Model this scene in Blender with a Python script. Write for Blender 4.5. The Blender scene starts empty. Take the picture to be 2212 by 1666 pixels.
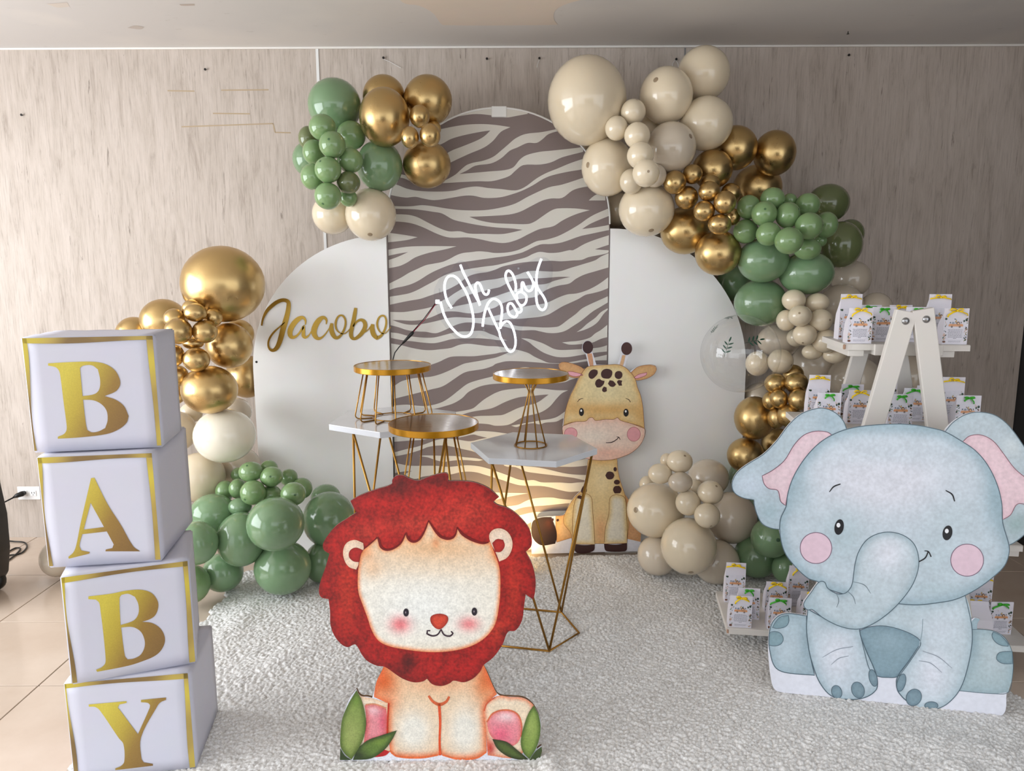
import bpy, bmesh, math, random
import numpy as np
from mathutils import Vector, Matrix
from mathutils.geometry import delaunay_2d_cdt

R = math.radians
SC = bpy.context.scene
COL = SC.collection
random.seed(7)
rng = np.random.default_rng(7)

# ---------------------------------------------------------------- camera
FPX = 1600.0
PITCH, ROLL = R(9.2), R(0.21)
CAM = Vector((0.0, 0.0, 1.47))
FWD = Vector((0, math.cos(PITCH), -math.sin(PITCH)))
R0 = Vector((1, 0, 0)); U0 = R0.cross(FWD)
UP = U0 * math.cos(ROLL) + R0 * math.sin(ROLL)
RT = R0 * math.cos(ROLL) - U0 * math.sin(ROLL)
cd = bpy.data.cameras.new('camera'); cam = bpy.data.objects.new('camera', cd); COL.objects.link(cam)
cd.sensor_width = 36.0; cd.lens = 36.0 * FPX / 2212.0; cd.clip_start = 0.05; cd.clip_end = 60
cam.matrix_world = Matrix(((RT.x, UP.x, -FWD.x, CAM.x), (RT.y, UP.y, -FWD.y, CAM.y), (RT.z, UP.z, -FWD.z, CAM.z), (0, 0, 0, 1)))
SC.camera = cam

# ---------------------------------------------------------------- world, light, exposure
w = bpy.data.worlds.new('world'); SC.world = w; w.use_nodes = True
bg = w.node_tree.nodes['Background']; bg.inputs[0].default_value = (0.91, 0.95, 1.0, 1); bg.inputs[1].default_value = 1.78
def area(name, loc, target, sx, sy, power, col):
    l = bpy.data.lights.new(name, 'AREA'); l.shape = 'RECTANGLE'; l.size = sx; l.size_y = sy
    l.energy = power; l.color = col
    o = bpy.data.objects.new(name, l); COL.objects.link(o); o.location = loc
    o.rotation_euler = (Vector(target) - Vector(loc)).to_track_quat('-Z', 'Y').to_euler()
    return o
WIN = (-3.86, 1.55, 1.35)          # the big window in the left wall, behind and left of the camera
area('window_daylight', WIN, (0.0, 1.55, 1.35), 3.1, 1.9, 112, (0.92, 0.96, 1.0))
SC.view_settings.view_transform = 'Standard'; SC.view_settings.look = 'None'
SC.view_settings.exposure = 0.20; SC.view_settings.gamma = 1.0; SC.view_settings.use_curve_mapping = False

WALL_Y, CEIL, PANEL_Y = 3.90, 2.545, 3.66

# ---------------------------------------------------------------- projection helpers (photo pixel -> point on a real plane)
def ray(px, py):
    return (FWD + RT * ((px - 1106.0) / FPX) + UP * ((833.0 - py) / FPX))
def at_y(px, py, Y):
    d = ray(px, py); return CAM + d * ((Y - CAM.y) / d.y)
def at_z(px, py, Z):
    d = ray(px, py); return CAM + d * ((Z - CAM.z) / d.z)
def on_plane(px, py, o, n):
    d = ray(px, py); return CAM + d * ((o - CAM).dot(n) / d.dot(n))
def depth(p): return (p - CAM).dot(FWD)

# ---------------------------------------------------------------- naming helpers
def tag(o, label=None, cat=None, group=None, kind=None):
    if label: o['label'] = label
    if cat: o['category'] = cat
    if group: o['group'] = group
    if kind: o['kind'] = kind
    return o
def empty(name, loc=(0, 0, 0), rot=(0, 0, 0)):
    o = bpy.data.objects.new(name, None); COL.objects.link(o); o.location = loc; o.rotation_euler = rot
    o.empty_display_size = 0.05
    return o
def mobj(name, me, mat=None, parent=None, loc=None):
    o = bpy.data.objects.new(name, me); COL.objects.link(o)
    if mat is not None and len(me.materials) == 0: me.materials.append(mat)
    if parent is not None: o.parent = parent
    if loc is not None: o.location = loc
    return o
def from_bm(name, bm, mat=None, parent=None, smooth=False, loc=None):
    me = bpy.data.meshes.new(name); bm.to_mesh(me); bm.free()
    if smooth: me.shade_smooth()
    return mobj(name, me, mat, parent, loc)
def copy_tree(o, parent=None):
    c = o.copy(); COL.objects.link(c); c.parent = parent
    for ch in list(o.children): copy_tree(ch, c)
    return c

# ---------------------------------------------------------------- materials
def s2l(c):
    r = []
    for v in c[:3]:
        v = v / 255.0
        r.append(v / 12.92 if v <= 0.04045 else ((v + 0.055) / 1.055) ** 2.4)
    return tuple(r)
def rgba(c): return (*s2l(c), 1.0)
class NB:
    def __init__(s, name):
        s.m = bpy.data.materials.new(name); s.m.use_nodes = True; s.t = s.m.node_tree
        s.b = s.t.nodes['Principled BSDF']
    def n(s, typ, **kw):
        nd = s.t.nodes.new(typ)
        for k, v in kw.items():
            if k.startswith('_'): setattr(nd, k[1:], v)
            else: nd.inputs[k].default_value = v
        return nd
    def l(s, a, b): s.t.links.new(a, b)
def mat(name, col, rough=0.5, metal=0.0, **kw):
    nb = NB(name); b = nb.b
    b.inputs['Base Color'].default_value = rgba(col); b.inputs['Roughness'].default_value = rough; b.inputs['Metallic'].default_value = metal
    for k, v in kw.items(): b.inputs[k.replace('_', ' ')].default_value = v
    # faint procedural variation and relief so that no surface is perfectly uniform
    tc = nb.n('ShaderNodeTexCoord'); no = nb.n('ShaderNodeTexNoise', Scale=14.0, Detail=4.0)
    nb.l(tc.outputs['Object'], no.inputs['Vector'])
    hs = nb.n('ShaderNodeMix', _data_type='RGBA', _blend_type='MULTIPLY'); hs.inputs[0].default_value = 0.10
    hs.inputs[6].default_value = rgba(col); nb.l(no.outputs['Color'], hs.inputs[7])
    gain = nb.n('ShaderNodeMix', _data_type='RGBA', _blend_type='MIX'); gain.inputs[0].default_value = 0.5
    gain.inputs[6].default_value = rgba(col); nb.l(hs.outputs[2], gain.inputs[7]); nb.l(gain.outputs[2], b.inputs['Base Color'])
    return nb.m

def balloon_mat(name, col, rough=0.16, metal=0.0, coat=0.4):
    nb = NB(name); b = nb.b
    b.inputs['Base Color'].default_value = rgba(col); b.inputs['Roughness'].default_value = rough; b.inputs['Metallic'].default_value = metal
    b.inputs['Coat Weight'].default_value = coat; b.inputs['Coat Roughness'].default_value = 0.06
    if metal < 0.5:
        b.inputs['Subsurface Weight'].default_value = 0.12; b.inputs['Subsurface Radius'].default_value = (0.04, 0.03, 0.02); b.inputs['Subsurface Scale'].default_value = 0.3
    tc = nb.n('ShaderNodeTexCoord'); no = nb.n('ShaderNodeTexNoise', Scale=2.2, Detail=3.0)
    nb.l(tc.outputs['Object'], no.inputs['Vector'])
    mr = nb.n('ShaderNodeMapRange'); mr.inputs[1].default_value = 0.3; mr.inputs[2].default_value = 0.7
    mr.inputs[3].default_value = rough * 0.8; mr.inputs[4].default_value = rough * 1.35
    nb.l(no.outputs['Fac'], mr.inputs[0]); nb.l(mr.outputs[0], b.inputs['Roughness'])
    oi = nb.n('ShaderNodeObjectInfo'); hv = nb.n('ShaderNodeHueSaturation'); hv.inputs['Color'].default_value = rgba(col)
    m2 = nb.n('ShaderNodeMapRange'); m2.inputs[3].default_value = 0.93; m2.inputs[4].default_value = 1.05
    nb.l(oi.outputs['Random'], m2.inputs[0]); nb.l(m2.outputs[0], hv.inputs['Value']); nb.l(hv.outputs[0], b.inputs['Base Color'])
    return nb.m
M = {}
M['G'] = balloon_mat('gold_chrome_latex', (202, 172, 118), 0.31, 1.0, 0.12)
M['S'] = balloon_mat('sage_latex', (124, 154, 104))
M['T'] = balloon_mat('deep_sage_latex', (118, 148, 110))
M['O'] = balloon_mat('olive_latex', (106, 116, 76))
M['C'] = balloon_mat('cream_latex', (226, 211, 184))
M['N'] = balloon_mat('greige_latex', (208, 195, 176))
M['W'] = balloon_mat('ivory_latex', (236, 230, 212))
TIPM = {k: mat('balloon_tip_' + n, c, 0.3) for k, n, c in (('G', 'gold', (120, 88, 45)), ('S', 'sage', (72, 104, 66)), ('T', 'deep_sage', (66, 96, 72)),
        ('O', 'olive', (66, 76, 46)), ('C', 'cream', (158, 138, 112)), ('N', 'greige', (140, 122, 102)), ('W', 'ivory', (170, 155, 130)))}
M['white'] = mat('white_paint', (232, 232, 230), 0.45)
M['panel'] = mat('white_board_paint', (243, 243, 242), 0.28)
M['wood_white'] = mat('white_painted_wood', (226, 221, 214), 0.55)
M['gold_wire'] = mat('gold_painted_wire', (168, 122, 52), 0.32, 0.85)
M['gold_rim'] = mat('gold_rim', (188, 132, 24), 0.25, 0.55)
M['black'] = mat('black_plastic', (16, 16, 17), 0.4)
M['foil'] = mat('gold_foil', (176, 142, 62), 0.28, 0.85)
M['card'] = mat('white_cardboard', (204, 204, 217), 0.6)
M['chrome'] = mat('zinc_bolt', (170, 170, 172), 0.3, 1.0)

def vcol_mat(name, rough=0.4, nscale=25.0, amt=0.25, fine=120.0, tint=(1, 1, 1)):
    """paint colours from the mesh's own colour attribute, with watercolour mottling on top"""
    nb = NB(name); b = nb.b; b.inputs['Roughness'].default_value = rough
    at = nb.n('ShaderNodeAttribute', _attribute_name='Col')
    tc = nb.n('ShaderNodeTexCoord')
    n1 = nb.n('ShaderNodeTexNoise', Scale=nscale, Detail=6.0, Roughness=0.65); nb.l(tc.outputs['Object'], n1.inputs['Vector'])
    n2 = nb.n('ShaderNodeTexNoise', Scale=fine, Detail=2.0); nb.l(tc.outputs['Object'], n2.inputs['Vector'])
    ad = nb.n('ShaderNodeMath', _operation='ADD'); nb.l(n1.outputs['Fac'], ad.inputs[0]); nb.l(n2.outputs['Fac'], ad.inputs[1])
    mr = nb.n('ShaderNodeMapRange'); mr.inputs[1].default_value = 0.75; mr.inputs[2].default_value = 1.25
    mr.inputs[3].default_value = 1 - amt; mr.inputs[4].default_value = 1 + amt
    nb.l(ad.outputs[0], mr.inputs[0])
    mx = nb.n('ShaderNodeVectorMath', _operation='SCALE'); nb.l(at.outputs['Color'], mx.inputs[0]); nb.l(mr.outputs[0], mx.inputs['Scale'])
    nb.l(mx.outputs[0], b.inputs['Base Color'])
    return nb.m
M['print'] = vcol_mat('printed_art', 0.38, 9.0, 0.05, 60)
M['print_soft'] = vcol_mat('printed_watercolour', 0.4, 16.0, 0.10, 90)
M['print_mane'] = vcol_mat('printed_mane_watercolour', 0.42, 22.0, 0.42, 120)
M['print_rough'] = vcol_mat('printed_canvas_watercolour', 0.42, 38.0, 0.16, 210)

# ---------------------------------------------------------------- shape helpers
def box(bm, x0, x1, y0, y1, z0, z1, M4=None):
    vs = [bm.verts.new(Vector((x, y, z))) for x in (x0, x1) for y in (y0, y1) for z in (z0, z1)]
    f = [(0, 1, 3, 2), (4, 6, 7, 5), (0, 4, 5, 1), (2, 3, 7, 6), (0, 2, 6, 4), (1, 5, 7, 3)]
    for q in f: bm.faces.new([vs[i] for i in q])
    if M4 is not None:
        for v in vs: v.co = M4 @ v.co
    return vs
def bevel(bm, wd, seg=2):
    bmesh.ops.bevel(bm, geom=bm.edges[:], offset=wd, segments=seg, affect='EDGES', profile=0.5)
def tube(bm, pts, r, seg=8, closed=False, flat=1.0):
    """swept tube through world/local points; r a number or list"""
    pts = [Vector(p) for p in pts]; n = len(pts)
    rings = []; nrm = None
    for i, p in enumerate(pts):
        a = pts[(i - 1) % n] if (closed or i > 0) else p
        b = pts[(i + 1) % n] if (closed or i < n - 1) else p
        t = (b - a).normalized()
        if nrm is None:
            nrm = t.orthogonal().normalized()
        nrm = (nrm - t * nrm.dot(t)).normalized(); bi = t.cross(nrm)
        rr = r[i] if isinstance(r, (list, tuple)) else r
        rings.append([bm.verts.new(p + (nrm * math.cos(2 * math.pi * k / seg) + bi * math.sin(2 * math.pi * k / seg) * flat) * rr) for k in range(seg)])
    m = n if closed else n - 1
    for i in range(m):
        A, B = rings[i], rings[(i + 1) % n]
        off = 0
        if closed and i == n - 1:
            off = min(range(seg), key=lambda o: (B[o].co - A[0].co).length)
        for k in range(seg):
            bm.faces.new((A[k], A[(k + 1) % seg], B[(k + 1 + off) % seg], B[(k + off) % seg]))
    if not closed:
        bm.faces.new(rings[0][::-1]); bm.faces.new(rings[-1])
def lathe(bm, prof, seg=48, c=(0, 0, 0)):
    c = Vector(c); rings = []
    for r, z in prof:
        if r < 1e-6: rings.append([bm.verts.new(c + Vector((0, 0, z)))])
        else: rings.append([bm.verts.new(c + Vector((r * math.cos(2 * math.pi * k / seg), r * math.sin(2 * math.pi * k / seg), z))) for k in range(seg)])
    for A, B in zip(rings, rings[1:]):
        for k in range(seg):
            a = A[k % len(A)]; a2 = A[(k + 1) % len(A)]; b = B[k % len(B)]; b2 = B[(k + 1) % len(B)]
            vs = []
            for v in (a, a2, b2, b):
                if v not in vs: vs.append(v)
            if len(vs) > 2: bm.faces.new(vs)
def smooth_poly(pts, closed=True, sub=5, corner=62):
    """Hermite smoothing; vertices that turn sharply stay corners"""
    P = [np.array(p[:2], float) for p in pts]; n = len(P)
    W = [p[2] if len(p) > 2 else 0 for p in pts]
    def sharp(i):
        if not closed and (i == 0 or i == n - 1): return True
        a = P[i] - P[(i - 1) % n]; b = P[(i + 1) % n] - P[i]
        la, lb = np.linalg.norm(a), np.linalg.norm(b)
        if la < 1e-6 or lb < 1e-6: return True
        c = np.dot(a, b) / (la * lb)
        return math.degrees(math.acos(max(-1, min(1, c)))) > corner
    sh = [sharp(i) for i in range(n)]
    out = []
    m = n if closed else n - 1
    for i in range(m):
        p1, p2 = P[i], P[(i + 1) % n]; L = np.linalg.norm(p2 - p1)
        if L < 1e-6: continue
        def tan(j, own):
            if sh[j]: return own
            t = P[(j + 1) % n] - P[(j - 1) % n]; q = np.linalg.norm(t)
            return t / q if q > 1e-6 else own
        d = (p2 - p1) / L; t1 = tan(i, d) * L; t2 = tan((i + 1) % n, d) * L
        k = sub if not (sh[i] and sh[(i + 1) % n]) else 1
        for s in range(k):
            u = s / k
            h1 = 2 * u**3 - 3 * u**2 + 1; h2 = -2 * u**3 + 3 * u**2; h3 = u**3 - 2 * u**2 + u; h4 = u**3 - u**2
            q = h1 * p1 + h2 * p2 + h3 * t1 + h4 * t2
            out.append((q[0], q[1], W[i] * (1 - u) + W[(i + 1) % n] * u))
    if not closed: out.append((P[-1][0], P[-1][1], W[-1]))
    return out
def ell(cx, cy, rx, ry, n=20, a0=0.0):
    return [(cx + rx * math.cos(2 * math.pi * k / n), cy + ry * math.sin(2 * math.pi * k / n)) for k in range(n)]
def inside_mask(poly, pts):
    x, y = pts[:, 0], pts[:, 1]; r = np.zeros(len(pts), bool); n = len(poly)
    for i in range(n):
        x1, y1 = poly[i]; x2, y2 = poly[(i + 1) % n]
        if y1 == y2: continue
        c = ((y1 > y) != (y2 > y)) & (x < (x2 - x1) * (y - y1) / (y2 - y1) + x1)
        r ^= c
    return r
def edge_dist(poly, pts):
    d = np.full(len(pts), 1e9); n = len(poly); pa = np.array(poly)
    for i in range(n):
        a = pa[i]; b = pa[(i + 1) % n]; ab = b - a; L = (ab**2).sum()
        if L < 1e-12: continue
        t = np.clip(((pts - a) @ ab) / L, 0, 1)
        q = pts - (a + t[:, None] * ab); d = np.minimum(d, np.hypot(q[:, 0], q[:, 1]))
    return d
def cdt(poly, holes=(), extra=None):
    vs = [Vector((float(p[0]), float(p[1]))) for p in poly]; ed = [(i, (i + 1) % len(poly)) for i in range(len(poly))]
    fc = [list(range(len(poly)))]
    for h in holes:
        s = len(vs); vs += [Vector((float(p[0]), float(p[1]))) for p in h]
        ed += [(s + i, s + (i + 1) % len(h)) for i in range(len(h))]
    if extra is not None: vs += [Vector((float(p[0]), float(p[1]))) for p in extra]
    r = delaunay_2d_cdt(vs, ed, fc, 1, 1e-5)
    V = [tuple(v) for v in r[0]]; F = [tuple(f) for f in r[2]]
    if holes:
        cen = np.array([[sum(V[i][0] for i in f) / len(f), sum(V[i][1] for i in f) / len(f)] for f in F])
        bad = np.zeros(len(F), bool)
        for h in holes: bad |= inside_mask([(p[0], p[1]) for p in h], cen)
        F = [f for f, b in zip(F, bad) if not b]
    return V, F

# ---------------------------------------------------------------- flat artwork cut out and printed on a real board
class Art:
    """A flat board standing in the room. Traced photo pixels are mapped on the board's own plane."""
    def __init__(s, name, o, ux, lean, ox, oy, sc):
        # o: base point, ux: horizontal unit along board, lean: backward tilt (rad)
        s.o = Vector(o); ux = Vector(ux).normalized()
        back = Vector((-ux.y, ux.x, 0))
        if back.y < 0: back = -back
        uz = (Vector((0, 0, 1)) * math.cos(lean) + back * math.sin(lean)).normalized()
        uy = uz.cross(ux).normalized()
        s.n = uy
        s.M = Matrix(((ux.x, uy.x, uz.x, s.o.x), (ux.y, uy.y, uz.y, s.o.y), (ux.z, uy.z, uz.z, s.o.z), (0, 0, 0, 1)))
        s.Mi = s.M.inverted()
        s.root = bpy.data.objects.new(name, None); COL.objects.link(s.root); s.root.matrix_world = s.M; s.root.empty_display_size = 0.05
        s.ox, s.oy, s.sc = ox, oy, sc
    def uv(s, p):
        q = s.Mi @ on_plane(s.ox + p[0] / s.sc, s.oy + p[1] / s.sc, s.o, s.n)
        return (q.x, q.z)
    def board(s, name, pts, th, mat_, sub=4, parent=None, holes=(), y0=0.0):
        sp = [p[:2] for p in smooth_poly(pts, sub=sub)] if sub > 1 else [p[:2] for p in pts]
        loc = [s.uv(p) for p in sp]; hl = [[s.uv(p[:2]) for p in h] for h in holes]
        V, F = cdt(loc, hl)
        bm = bmesh.new()
        fr = [bm.verts.new((v[0], y0, v[1])) for v in V]; bk = [bm.verts.new((v[0], y0 + th, v[1])) for v in V]
        cnt = {}
        for f in F:
            for i in range(len(f)):
                a, b = f[i], f[(i + 1) % len(f)]; k = (min(a, b), max(a, b)); cnt.setdefault(k, []).append((a, b))
        for f in F:
            a, b, c = [Vector((V[i][0], V[i][1])) for i in f[:3]]
            ccw = (b - a).cross(c - a) > 0
            q = f if ccw else f[::-1]
            try: bm.faces.new([fr[i] for i in q]); bm.faces.new([bk[i] for i in q[::-1]])
            except ValueError: pass
        for k, l in cnt.items():
            if len(l) == 1:
                a, b = l[0]
                try: bm.faces.new((fr[a], fr[b], bk[b], bk[a]))
                except ValueError: pass
        bmesh.ops.recalc_face_normals(bm, faces=bm.faces[:])
        return from_bm(name, bm, mat_, parent or s.root)
    def region(s, name, pts, layer, col, edge=None, ew=20, blobs=(), holes=(), sub=4, grid=14, m=None, parent=None, jit=True, smooth=True, corner=62):
        """printed area: col srgb; edge: colour mixed in near the outline; blobs: (cx,cy,rx,ry,colour,strength)"""
        sp = [p[:2] for p in smooth_poly(pts, sub=sub, corner=corner)] if smooth else [tuple(p[:2]) for p in pts]
        hs = [[p[:2] for p in (smooth_poly(h, sub=sub) if smooth else h)] for h in holes]
        extra = None
        if edge is not None or blobs:
            a = np.array(sp); x0, y0 = a.min(0); x1, y1 = a.max(0)
            gx, gy = np.meshgrid(np.arange(x0 + grid / 2, x1, grid), np.arange(y0 + grid / 2, y1, grid))
            g = np.stack([gx.ravel(), gy.ravel()], 1)
            if len(g):
                g = g + rng.uniform(-.3, .3, g.shape) * grid
                k = inside_mask(sp, g)
                for h in hs: k &= ~inside_mask(h, g)
                g = g[k]
                if len(g):
                    d = edge_dist(sp, g); g = g[d > grid * 0.35]
            extra = g if len(g) else None
        V, F = cdt(sp, hs, extra)
        vv = np.array(V)
        c = np.tile(np.array(col, float), (len(V), 1))
        for (bx, by, brx, bry, bc, st) in blobs:
            k = np.exp(-(((vv[:, 0] - bx) / brx) ** 2 + ((vv[:, 1] - by) / bry) ** 2)) * st
            k = np.clip(k, 0, 1)[:, None]; c = c * (1 - k) + np.array(bc, float) * k
        if edge is not None:
            d = edge_dist(sp, vv); k = np.exp(-(d / ew) ** 2)[:, None] * (edge[3] if len(edge) > 3 else 0.8)
            c = c * (1 - k) + np.array(edge[:3], float) * k
        cl = c / 255.0; cl = np.where(cl <= 0.04045, cl / 12.92, ((cl + 0.055) / 1.055) ** 2.4)
        lo = [s.uv(v) for v in V]
        me = bpy.data.meshes.new(name); y = -0.0005 * layer
        FF = []
        for f in F:
            a, b, e = [Vector(lo[i]) for i in f[:3]]
            FF.append(f if (b - a).cross(e - a) > 0 else f[::-1])
        me.from_pydata([(p[0], y, p[1]) for p in lo], [], FF)
        at = me.color_attributes.new('Col', 'FLOAT_COLOR', 'POINT')
        at.data.foreach_set('color', np.concatenate([cl, np.ones((len(cl), 1))], 1).ravel())
        return mobj(name, me, m or M['print'], parent or s.root)
    def stroke(s, name, pts, wd, layer, col, m=None, parent=None, closed=False, sub=5, th=0.0, mat_=None):
        """ribbon of varying width along a traced line (width in trace units)"""
        sp = smooth_poly([(p[0], p[1], p[2] if len(p) > 2 else wd) for p in pts], closed=closed, sub=sub, corner=75)
        n = len(sp); bm = bmesh.new(); L = []; Rr = []
        y = -0.0005 * layer
        for i in range(n):
            a = sp[i - 1] if (i > 0 or closed) else sp[i]; b = sp[(i + 1) % n] if (i < n - 1 or closed) else sp[i]
            dx, dy = b[0] - a[0], b[1] - a[1]; q = math.hypot(dx, dy) or 1
            nx, ny = -dy / q, dx / q; hw = sp[i][2] / 2
            u = s.uv((sp[i][0] + nx * hw, sp[i][1] + ny * hw)); v = s.uv((sp[i][0] - nx * hw, sp[i][1] - ny * hw))
            L.append(u); Rr.append(v)
        def ring(yy): return [bm.verts.new((u[0], yy, u[1])) for u in L], [bm.verts.new((u[0], yy, u[1])) for u in Rr]
        l, r = ring(y - th)
        m_ = n if closed else n - 1
        for i in range(m_):
            j = (i + 1) % n; bm.faces.new((l[i], l[j], r[j], r[i]))
        if th > 0:
            l2, r2 = ring(y)
            for i in range(m_):
                j = (i + 1) % n
                bm.faces.new((l[i], l[j], l2[j], l2[i])); bm.faces.new((r[i], r[j], r2[j], r2[i]))
            if not closed:
                bm.faces.new((l[0], r[0], r2[0], l2[0])); bm.faces.new((l[-1], r[-1], r2[-1], l2[-1]))
        if th > 0: bmesh.ops.recalc_face_normals(bm, faces=bm.faces[:])
        me = bpy.data.meshes.new(name); bm.to_mesh(me); bm.free()
        if mat_ is None:
            at = me.color_attributes.new('Col', 'FLOAT_COLOR', 'POINT'); cc = rgba(col)
            at.data.foreach_set('color', list(cc) * len(me.vertices))
        return mobj(name, me, mat_ or m or M['print'], parent or s.root)

# ================================================================ THE SETTING
def wall_mat():
    nb = NB('whitewashed_wood_print'); b = nb.b
    tc = nb.n('ShaderNodeTexCoord'); mp = nb.n('ShaderNodeMapping'); mp.inputs['Scale'].default_value = (9.0, 9.0, 1.3)
    nb.l(tc.outputs['Object'], mp.inputs[0])
    n1 = nb.n('ShaderNodeTexNoise', Scale=2.6, Detail=9.0, Roughness=0.68); n1.inputs['Distortion'].default_value = 0.6; nb.l(mp.outputs[0], n1.inputs['Vector'])
    r1 = nb.n('ShaderNodeValToRGB'); e = r1.color_ramp.elements
    e[0].position = 0.30; e[0].color = rgba((163, 150, 139)); e[1].position = 0.62; e[1].color = rgba((196, 184, 174))
    x = r1.color_ramp.elements.new(0.44); x.color = rgba((185, 173, 162))
    nb.l(n1.outputs['Fac'], r1.inputs[0])
    # fine long fibres
    mp2 = nb.n('ShaderNodeMapping'); mp2.inputs['Scale'].default_value = (95.0, 95.0, 5.0); nb.l(tc.outputs['Object'], mp2.inputs[0])
    n2 = nb.n('ShaderNodeTexNoise', Scale=1.6, Detail=6.0, Roughness=0.6); nb.l(mp2.outputs[0], n2.inputs['Vector'])
    r2 = nb.n('ShaderNodeValToRGB'); e = r2.color_ramp.elements
    e[0].position = 0.30; e[0].color = (0.62, 0.60, 0.58, 1); e[1].position = 0.50; e[1].color = (1, 1, 1, 1)
    nb.l(n2.outputs['Fac'], r2.inputs[0])
    mx = nb.n('ShaderNodeMix', _data_type='RGBA', _blend_type='MULTIPLY'); mx.inputs[0].default_value = 0.62
    nb.l(r1.outputs[0], mx.inputs[6]); nb.l(r2.outputs[0], mx.inputs[7])
    # sparse dark cracks
    mp3 = nb.n('ShaderNodeMapping'); mp3.inputs['Scale'].default_value = (42.0, 42.0, 3.2); nb.l(tc.outputs['Object'], mp3.inputs[0])
    n3 = nb.n('ShaderNodeTexNoise', Scale=1.3, Detail=5.0, Roughness=0.7); n3.inputs['Distortion'].default_value = 1.2; nb.l(mp3.outputs[0], n3.inputs['Vector'])
    r3 = nb.n('ShaderNodeValToRGB'); e = r3.color_ramp.elements
    e[0].position = 0.30; e[0].color = (0.36, 0.33, 0.31, 1); e[1].position = 0.365; e[1].color = (1, 1, 1, 1)
    nb.l(n3.outputs['Fac'], r3.inputs[0])
    m2 = nb.n('ShaderNodeMix', _data_type='RGBA', _blend_type='MULTIPLY'); m2.inputs[0].default_value = 0.8
    nb.l(mx.outputs[2], m2.inputs[6]); nb.l(r3.outputs[0], m2.inputs[7]); nb.l(m2.outputs[2], b.inputs['Base Color'])
    b.inputs['Roughness'].default_value = 0.62; b.inputs['Specular IOR Level'].default_value = 0.45
    bp = nb.n('ShaderNodeBump', Strength=0.12, Distance=0.004); nb.l(n2.outputs['Fac'], bp.inputs['Height']); nb.l(bp.outputs[0], b.inputs['Normal'])
    return nb.m
M['wall'] = wall_mat()
M['dark'] = mat('charcoal_wall_paint', (34, 34, 36), 0.6)
M['grey_wall'] = mat('side_wall_paint', (196, 190, 184), 0.7)
WX0, WX1 = -3.90, 2.70
def struct(name, bm, m, parent=None, smooth=False):
    o = from_bm(name, bm, m, parent, smooth)
    if parent is None: o['kind'] = 'structure'
    return o
bm = bmesh.new(); box(bm, WX0, WX1, WALL_Y + 0.006, WALL_Y + 0.12, -0.02, CEIL + 0.05)
wall = struct('wall_back', bm, M['grey_wall'])
s1 = at_y(685, 110, WALL_Y).x; s2 = at_y(1480, 103, WALL_Y).x
xs = [WX0, s1 - (s2 - s1), s1, s2, WX1]
for a, b_ in zip(xs, xs[1:]):
    if b_ - a < 0.02: continue
    bm = bmesh.new(); box(bm, a + 0.003, b_ - 0.003, WALL_Y, WALL_Y + 0.008, 0.0, CEIL); struct('panel', bm, M['wall'], wall)
bm = bmesh.new(); box(bm, s1 - 0.007, s1 + 0.007, WALL_Y - 0.004, WALL_Y + 0.002, 0.0, CEIL - 0.01); struct('seam_strip', bm, M['white'], wall)
bm = bmesh.new(); box(bm, s2 - 0.003, s2 + 0.003, WALL_Y - 0.001, WALL_Y + 0.004, 0.0, CEIL - 0.01); struct('seam_strip', bm, mat('grey_sealant', (120, 122, 124), 0.5), wall)
# old adhesive tape marks left on the wall
tm = mat('yellowed_tape_residue', (176, 156, 128), 0.6)
for pa, pb in (((392, 274), (590, 267)), ((460, 245), (540, 246)), ((590, 267), (594, 286)), ((594, 286), (628, 287)), ((362, 196), (420, 197)), ((478, 195), (580, 194))):
    A = at_y(*pa, WALL_Y); B = at_y(*pb, WALL_Y); bm = bmesh.new(); d = (B - A).normalized(); n = Vector((-d.z, 0, d.x)) * 0.0032
    f = [A + n, B + n, B - n, A - n]; v1 = [bm.verts.new((p.x, WALL_Y - 0.0008, p.z)) for p in f]; v2 = [bm.verts.new((p.x, WALL_Y + 0.001, p.z)) for p in f]
    bm.faces.new(v1); bm.faces.new(v2[::-1])
    for i in range(4): bm.faces.new((v1[i], v1[(i + 1) % 4], v2[(i + 1) % 4], v2[i]))
    o = struct('tape_mark', bm, tm, wall)
bm = bmesh.new(); box(bm, WX0, WX1, WALL_Y - 0.012, WALL_Y, CEIL - 0.010, CEIL); bevel(bm, 0.003); struct('trim_1', bm, mat('white_caulk', (236, 232, 226), 0.5))
# side walls
bm = bmesh.new()
wy0, wy1, wz0, wz1 = -0.05, 3.15, 0.38, 2.32
box(bm, WX0 - 0.12, WX0, wy1, WALL_Y + 0.12, -0.02, CEIL); box(bm, WX0 - 0.12, WX0, -0.9, wy0, -0.02, CEIL)
box(bm, WX0 - 0.12, WX0, wy0, wy1, -0.02, wz0); box(bm, WX0 - 0.12, WX0, wy0, wy1, wz1, CEIL)
struct('wall_left', bm, M['grey_wall'])
bm = bmesh.new()
for y in (wy0, (wy0 * 2 + wy1) / 3, (wy0 + 2 * wy1) / 3, wy1 - 0.05): box(bm, WX0 - 0.09, WX0 - 0.04, y, y + 0.05, wz0, wz1)
for z in (wz0, wz1 - 0.05): box(bm, WX0 - 0.09, WX0 - 0.04, wy0, wy1, z, z + 0.05)
struct('window_1', bm, M['white'])
bm = bmesh.new(); box(bm, WX1, WX1 + 0.12, 0.9, WALL_Y + 0.12, -0.02, CEIL); struct('wall_right', bm, M['dark'])

bm = bmesh.new(); box(bm, -1.4, 1.9, -3.3, -3.2, -0.02, 1.75); struct('added_dark_wall', bm, mat('added_wall_brown', (92, 80, 68), 0.7))  # unseen half wall, added to give the gold balloons a dark reflection
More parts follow.
